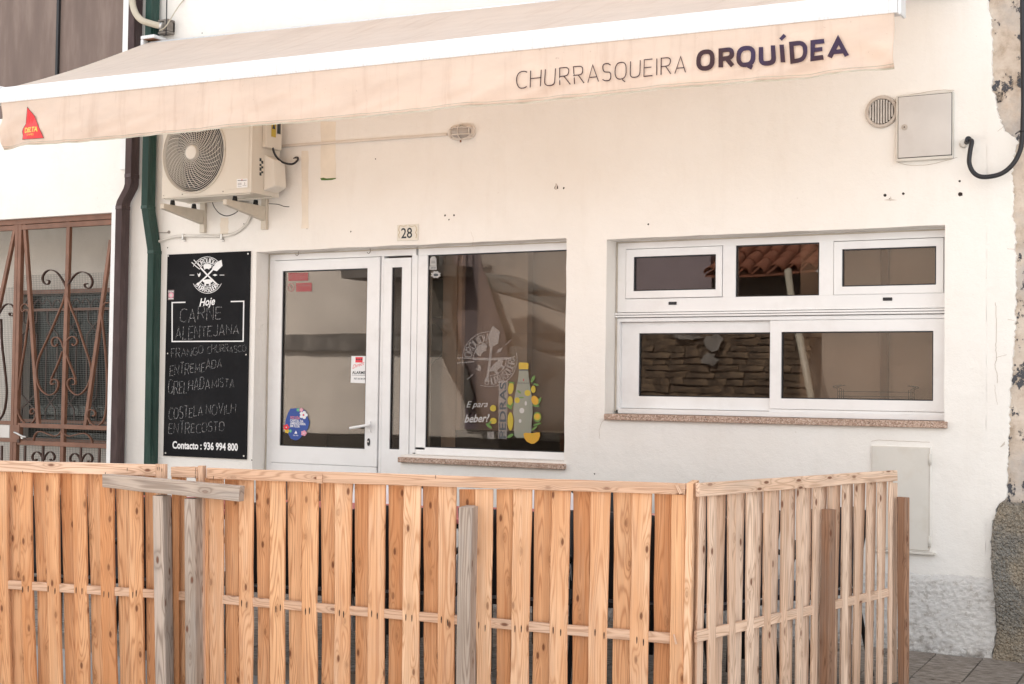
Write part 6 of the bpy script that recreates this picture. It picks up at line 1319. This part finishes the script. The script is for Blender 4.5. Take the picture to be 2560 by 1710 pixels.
# ================================================================== TERRACE FURNITURE BEHIND THE FENCE
def table(x, y, rot, label, top='table_red'):
    t = thing('terrace_table', label, 'table', (x, y, 0), 'terrace tables behind the fence'); t.rotation_euler.z = rot
    def part(mb, n, m, bv=0): o = mb.build(n, m, t, bv); return o
    mb = MB(); mb.box(-.38, .38, -.38, .38, .725, .75); part(mb, 'tabletop', top, .004)
    mb = MB(); mb.box(-.36, .36, -.36, .36, .70, .724); part(mb, 'apron', 'chair_black')
    for a, b in ((-.33, -.33), (.33, -.33), (-.33, .33), (.33, .33)): mb = MB(); mb.box(a - .016, a + .016, b - .016, b + .016, .016, .70); part(mb, 'leg', 'chair_black')
    return t
def chair_proto(m, frame_m, label, g):
    t = thing('terrace_chair', label, 'chair', (0, 0, 0), g)
    def part(mb, n, mm, bv=0): return mb.build(n, mm, t, bv)
    mb = MB(); n = mb.add([(-.22, -.20, .44), (.22, -.20, .44), (.22, .0, .425), (-.22, .0, .425), (.22, .21, .445), (-.22, .21, .445)]); mb.face((n, n + 1, n + 2, n + 3)); mb.face((n + 3, n + 2, n + 4, n + 5)); o = part(mb, 'seat', m); s = o.modifiers.new('s', 'SOLIDIFY'); s.thickness = .025
    mb = MB(); ids = []
    for i in range(7):
        z = .46 + .40 * i / 6; ids.append(mb.add([(-.22 + .44 * k / 6, -.21 - .07 * i / 6 - .02 * math.sin(math.pi * k / 6), z - (.03 * (abs(k - 3) / 3) ** 3 if i == 6 else 0)) for k in range(7)]))
    for i in range(6):
        for k in range(6): mb.face((ids[i] + k, ids[i] + k + 1, ids[i + 1] + k + 1, ids[i + 1] + k), 0, None, True)
    o = part(mb, 'backrest', m); s = o.modifiers.new('s', 'SOLIDIFY'); s.thickness = .014
    for sx_ in (-1, 1):
        mb = MB(); mb.tube([(sx_ * .24, .22, .016), (sx_ * .235, .20, .45), (sx_ * .235, .15, .645)], .012, 6); part(mb, 'leg', frame_m)
        mb = MB(); mb.tube([(sx_ * .24, -.30, .016), (sx_ * .235, -.20, .45), (sx_ * .235, -.28, .86)], .012, 6); part(mb, 'leg', frame_m)
        mb = MB(); mb.tube(smooth_path([(sx_ * .24, -.235, .62), (sx_ * .27, -.05, .65), (sx_ * .26, .16, .645)], 4), .014, 6); part(mb, 'armrest', frame_m)
    return t
def clone(t, loc, rot, label=None):
    r = t.copy(); C.objects.link(r); r.location = loc; r.rotation_euler.z = rot
    if label: r['label'] = label
    for ch in t.children:
        c = ch.copy(); C.objects.link(c); c.parent = r
    return r
yl = lambda x: -2.99 + (x + 5.509) * .2774
proto = chair_proto('chair_black', 'chair_black', 'black chair behind the leftmost slats of the fence', 'black terrace chairs behind the fence')
spots = [(-5.45, .50), (-4.95, .54), (-4.30, .50), (-3.78, .52), (-3.22, .50), (-2.74, .56), (-5.1, 1.75), (-4.55, 1.7), (-3.4, 1.75), (-2.85, 1.7)]
names = ['black chair behind the leftmost slats of the left fence panel', 'black chair behind the left fence panel, beside the crossbeam posts', 'black chair behind the long fence panel just right of the crossbeam', 'black chair behind the long fence panel left of the lone grey post', 'black chair behind the long fence panel right of the lone grey post', 'black chair close behind the corner of the fence', 'black chair on the wall side of the leftmost red table', 'black chair before the door on the wall side of the tables', 'black chair on the wall side below the shop window', 'black chair on the wall side nearest the fence corner']
for i, (x, dy) in enumerate(spots):
    loc = (x, yl(x) + dy, .0); rz = math.atan2(.2674, .9636) + random.uniform(-.08, .08) + (math.pi if i > 5 else 0)
    if i == 0: proto.location = loc; proto.rotation_euler.z = rz; proto['label'] = names[0]
    else: clone(proto, loc, rz, names[i])
pn = chair_proto('chair_navy', 'chair_black', 'dark navy chair seen side-on through the pale right fence panel', 'navy terrace chairs'); pn.location = (-2.21, -.90, 0); pn.rotation_euler.z = R_(72)
clone(pn, (-2.46, -1.52, 0), R_(70), 'dark navy chair behind the pale right panel, the one nearer the fence corner')
pw = chair_proto('chair_white', 'chair_white', 'white plastic chair behind the long panel, before the door', 'white terrace chairs'); pw.location = (-4.45, -1.35, 0); pw.rotation_euler.z = R_(190)
clone(pw, (-3.72, -1.05, 0), R_(170), 'white plastic chair behind the long panel, below the shop window')
for x, y, l, tp in ((-5.6, -1.75, 'red-topped terrace table behind the left fence panel', 'table_red'), (-4.75, -1.5, 'red-topped terrace table behind the crossbeam', 'table_red'), (-3.9, -1.3, 'red-topped terrace table behind the middle of the long panel', 'table_red'), (-3.05, -1.1, 'pink-topped terrace table behind the right end of the long panel', 'table_pink')):
    table(x, y, math.atan2(.2674, .9636), l, tp)

# ================================================================== OPPOSITE SIDE OF THE STREET (seen mirrored in the glass)
YO = -11.2
sh = thing('stone_house', 'old schist stone house with a clay tile roof reflected in the wide window', 'house', (-6, YO, 0))
OX0, OX1, OH = -9.4, -1.2, 3.05
mb = MB(); mb.box(OX0, -5.79, YO - .4, YO, 0, OH); B(mb, 'core_wall', 'mortar', sh)
stone_me = []
for k in range(8):
    r = random.Random(k + 3); m_ = MB(); L_, h_ = .30, .06; j = lambda s: r.uniform(-s, s)
    m_.hexa([(0 + j(.02), .04 + j(.015), j(.012)), (L_ + j(.02), .04 + j(.015), j(.012)), (L_ + j(.03), .035 + j(.015), h_ + j(.015)), (0 + j(.03), .035 + j(.015), h_ + j(.015)), (0, 0, 0), (L_, 0, 0), (L_, 0, h_), (0, 0, h_)]); o = m_.build('stone', MATS['schist']); stone_me.append(o.data); bpy.data.objects.remove(o)
mb = MB(); mb.box(OX0, -7.42, YO - .39, YO + .05, OH - .28, 4.2); B(mb, 'mauve_upper_wall', 'mauve_render', sh)
mb = MB(); mb.box(-5.78, OX1, YO - .39, YO + .05, GZ, 4.1); B(mb, 'beige_wall', 'facade_dim', sh)
cnt = 0; z_ = .9
while z_ < OH - .35 and cnt < 300:
    x_ = -8.9 + random.uniform(-.2, 0)
    while x_ < -6.05 and cnt < 300:
        sx_ = random.uniform(.6, 1.5); o = bpy.data.objects.new('stone', random.choice(stone_me)); C.objects.link(o); o.location = (x_, YO - .005, z_); o.scale = (sx_, random.uniform(.7, 1.3), random.uniform(1.25, 1.5)); place(o, sh); x_ += .30 * sx_ + .012; cnt += 1
    z_ += .098
def blob(cx_, cz_, rx_, rz_, seed, nm, m, yy):
    r = random.Random(seed); mb = MB(); pts = [(cx_ + rx_ * math.cos(a) * r.uniform(.6, 1.2), yy, cz_ + rz_ * math.sin(a) * r.uniform(.6, 1.2)) for a in [2 * math.pi * k / 14 for k in range(14)]]; mb.prism(pts, (0, -.02, 0)); B(mb, nm, m, sh)
def refl(xw, zw, Y=YO):             # where a point seen in the glass really stands across the street
    g_ = .14; t = (g_ - Y) / (g_ - CAM.y); return CAM.x + (xw - CAM.x) * (1 + t), CAM.z + (zw - CAM.z) * (1 + t)
for (zx, zy, rx_, rz_, sd, m) in ((770, 810, .20, .20, 1, 'lime_patch'), (745, 920, .15, .13, 2, 'lime_patch'), (610, 765, .28, .06, 3, 'lime_patch')):
    q = W(Z7, zx, zy, .14); X_, Z_ = refl(q.x, q.z); blob(X_, Z_, rx_ * .8, rz_ * .8, sd, 'lime_patch' if m == 'lime_patch' else 'ivy_patch', m, YO + .09)
tile_m = MB(); N = 8
for i, (y_, r_) in enumerate(((0, .105), (-.42, .085))): tile_m.add([(r_ * math.cos(math.pi * k / N), y_, r_ * math.sin(math.pi * k / N) + (.0 if i == 0 else .0)) for k in range(N + 1)] + [((r_ - .014) * math.cos(math.pi * k / N), y_, (r_ - .014) * math.sin(math.pi * k / N)) for k in range(N + 1)])
Kt = 2 * (N + 1)
for k in range(N): tile_m.face((k, k + 1, Kt + k + 1, Kt + k), 0, None, True); tile_m.face((k + 1, k, N + 1 + k, N + 2 + k)); tile_m.face((N + 2 + k, N + 1 + k, Kt + N + 1 + k, Kt + N + 2 + k), 0, None, True)
o = tile_m.build('roof_tile', 'terracotta'); tme = o.data; bpy.data.objects.remove(o); slope = R_(24); cnt = 0
mb = MB(); ev = YO + .34; RX0, RX1 = -7.40, -5.8; mb.hexa([(RX0, ev - .02, OH - .03), (RX1, ev - .02, OH - .03), (RX1, ev - .02, OH + .0), (RX0, ev - .02, OH + .0), (RX0, ev - 3.4, OH + 3.4 * math.tan(slope) - .03), (RX1, ev - 3.4, OH + 3.4 * math.tan(slope) - .03), (RX1, ev - 3.4, OH + 3.4 * math.tan(slope)), (RX0, ev - 3.4, OH + 3.4 * math.tan(slope))]); B(mb, 'roof', 'terracotta', sh)
for j in range(9):
    for i in range(8):
        o = bpy.data.objects.new('roof_tile', tme); C.objects.link(o); yy = .02 - j * .33; o.location = (-7.29 + i * .235 + random.uniform(-.012, .012), ev + yy * math.cos(slope), OH + .02 - yy * math.sin(slope) + .012); o.rotation_euler = (-slope + random.uniform(-.03, .03), 0, random.uniform(-.04, .04)); place(o, sh); cnt += 1
lpole = MB(); a1_ = refl(*(lambda q: (q.x, q.z))(W(Z7, 1255, 350, .14)), YO + .35); a2_ = refl(*(lambda q: (q.x, q.z))(W(Z7, 1395, 1165, .14)), YO + .9)
lpole.tube([(a1_[0], YO + .45, a1_[1]), (a2_[0], YO + .9, a2_[1]), (a2_[0] + (a2_[0] - a1_[0]) * a2_[1] / max(.3, (a1_[1] - a2_[1])), YO + 1.1, 0.0)], .05, 8); tag(B(lpole, 'leaning_pole', 'beige_pipe'), 'pale leaning timber pole before the stone house, mirrored in the wide window', 'pole')
fb = thing('opposite_house', 'beige rendered house across the street reflected in the door glass', 'house', (-13.5, YO, 0))
mb = MB(); mb.box(-20, OX0 - .02, YO - .4, YO + .1, GZ, 3.95); B(mb, 'wall', 'facade_beige', fb)
bz = refl(-5.8, P(815, 845, .14).z)[1]; mb = MB(); mb.box(-20, OX0 - .02, YO + .1, YO + .18, bz - .22, bz + .06); B(mb, 'stone_band', 'facade_band', fb)
bz2 = refl(-5.8, P(860, 690, .14).z)[1]; mb = MB(); mb.box(-13.3, -11.2, YO + .1, YO + .9, bz2 - .12, bz2 + .05); B(mb, 'balcony', 'facade_band', fb)
mb = MB()
for k in range(16): mb.box(-13.25 + k * .13, -13.22 + k * .13, YO + .85, YO + .88, bz2 + .05, bz2 + .95)
mb.box(-13.3, -11.2, YO + .84, YO + .89, bz2 + .95, bz2 + 1.0); B(mb, 'balcony_railing', 'facade_band', fb)
q1 = W(Z6, 505, 905, .14); q2 = W(Z6, 740, 1270, .14); A1_, A2_ = refl(q1.x, q1.z), refl(q2.x, q2.z)
x0_, x1_, z0_, z1_ = A1_[0], A2_[0], max(.25, A2_[1]), A1_[1]
mb = MB(); frame(mb, (x0_, x1_, z0_, z1_), (x0_ + .08, x1_ - .08, z0_ + .08, z1_ - .08), YO + .10, YO + .16); xm_ = (x0_ + x1_) / 2; mb.box(xm_ - .04, xm_ + .04, YO + .10, YO + .16, z0_ + .08, z1_ - .08); wv_ = B(mb, 'louvred_shutter', 'louver', fb)
z_ = z0_ + .1
while z_ < z1_ - .12: mb = MB(); mb.hexa([(x0_ + .08, YO + .15, z_), (x1_ - .08, YO + .15, z_), (x1_ - .08, YO + .15, z_ + .015), (x0_ + .08, YO + .15, z_ + .015), (x0_ + .08, YO + .11, z_ + .04), (x1_ - .08, YO + .11, z_ + .04), (x1_ - .08, YO + .11, z_ + .055), (x0_ + .08, YO + .11, z_ + .055)]); B(mb, 'louvre_slat', 'louver', wv_); z_ += .085
q1 = W(Z5, 560, 1005, .14); q2 = W(Z5, 735, 1270, .14); A1_, A2_ = refl(q1.x, q1.z), refl(q2.x, q2.z)
mb = MB(); mb.box(-20, OX0 - .02, YO + .1, YO + .16, GZ, .62); B(mb, 'reflection_dark_strip', 'mortar', fb)  # dark strip added so the glass reflects dark along its bottom


def mir(x, y, Y):
    q = W(Z6, x, y, .14); a = refl(q.x, q.z, Y); return Vector((a[0], Y, a[1]))
def sheet(pts, Y, name, m, label, cat, tk=.003, parent=None):
    mb = MB(); n = len(pts); c = Vector((sum(p[0] for p in pts) / n, sum(p[1] for p in pts) / n))
    ring = []
    for i in range(n):
        a, b = Vector(pts[i]), Vector(pts[(i + 1) % n]); ring += [a.lerp(b, k / 4) for k in range(4)]
    k0 = mb.add([mir(c.x, c.y, Y)]); prev = None
    for lev in (.34, .67, 1.0):
        n0 = mb.add([mir(*c.lerp(q, lev), Y + .04 * math.sin(q.x * .02 + lev * 2)) for q in ring]); N = len(ring)
        for i in range(N):
            j = (i + 1) % N
            if prev is None: mb.face((k0, n0 + j, n0 + i), 0, None, True)
            else: mb.face((prev + i, prev + j, n0 + j, n0 + i), 0, None, True)
        prev = n0
    o = B(mb, name, m); so = o.modifiers.new('solid', 'SOLIDIFY'); so.thickness = tk; tag(o, label, cat)

sheet([(400, 225), (560, 225), (610, 400), (690, 640), (760, 900), (820, 1260), (620, 1260), (520, 1060), (440, 850), (405, 600)], YO + .45, 'reflection_standin', 'muted_brown', 'tall mauve banner mirrored in the middle of the shop window', 'filler', .01)  # made-up sheet giving the glass a tall reflected shape
sheet([(262, 240), (400, 230), (405, 600), (440, 850), (520, 1060), (500, 1180), (430, 1020), (345, 840), (375, 700), (300, 640), (395, 590), (390, 380), (262, 375)], YO + .55, 'standin', 'standin_dark', 'dark grey tarpaulin added to imitate the reflection at the left side of the shop window', 'standin', .01)  # added sheet in place of a reflected van or awning
sheet([(600, 335), (760, 355), (1120, 480), (1120, 600), (760, 480), (630, 445)], YO + .60, 'standin', 'standin_grey', 'slanting grey tarpaulin strip added to imitate the reflection across the upper right of the shop window', 'standin', .01)  # added strip imitating the reflection of an awning arm
sheet([(745, 775), (900, 800), (1120, 880), (1120, 1270), (810, 1270), (775, 1000)], YO + .50, 'standin', 'standin_dark', 'low dark grey tarpaulin added to imitate the reflection behind the printed bottle', 'standin', .01)  # added sheet for the dark low part of the reflection
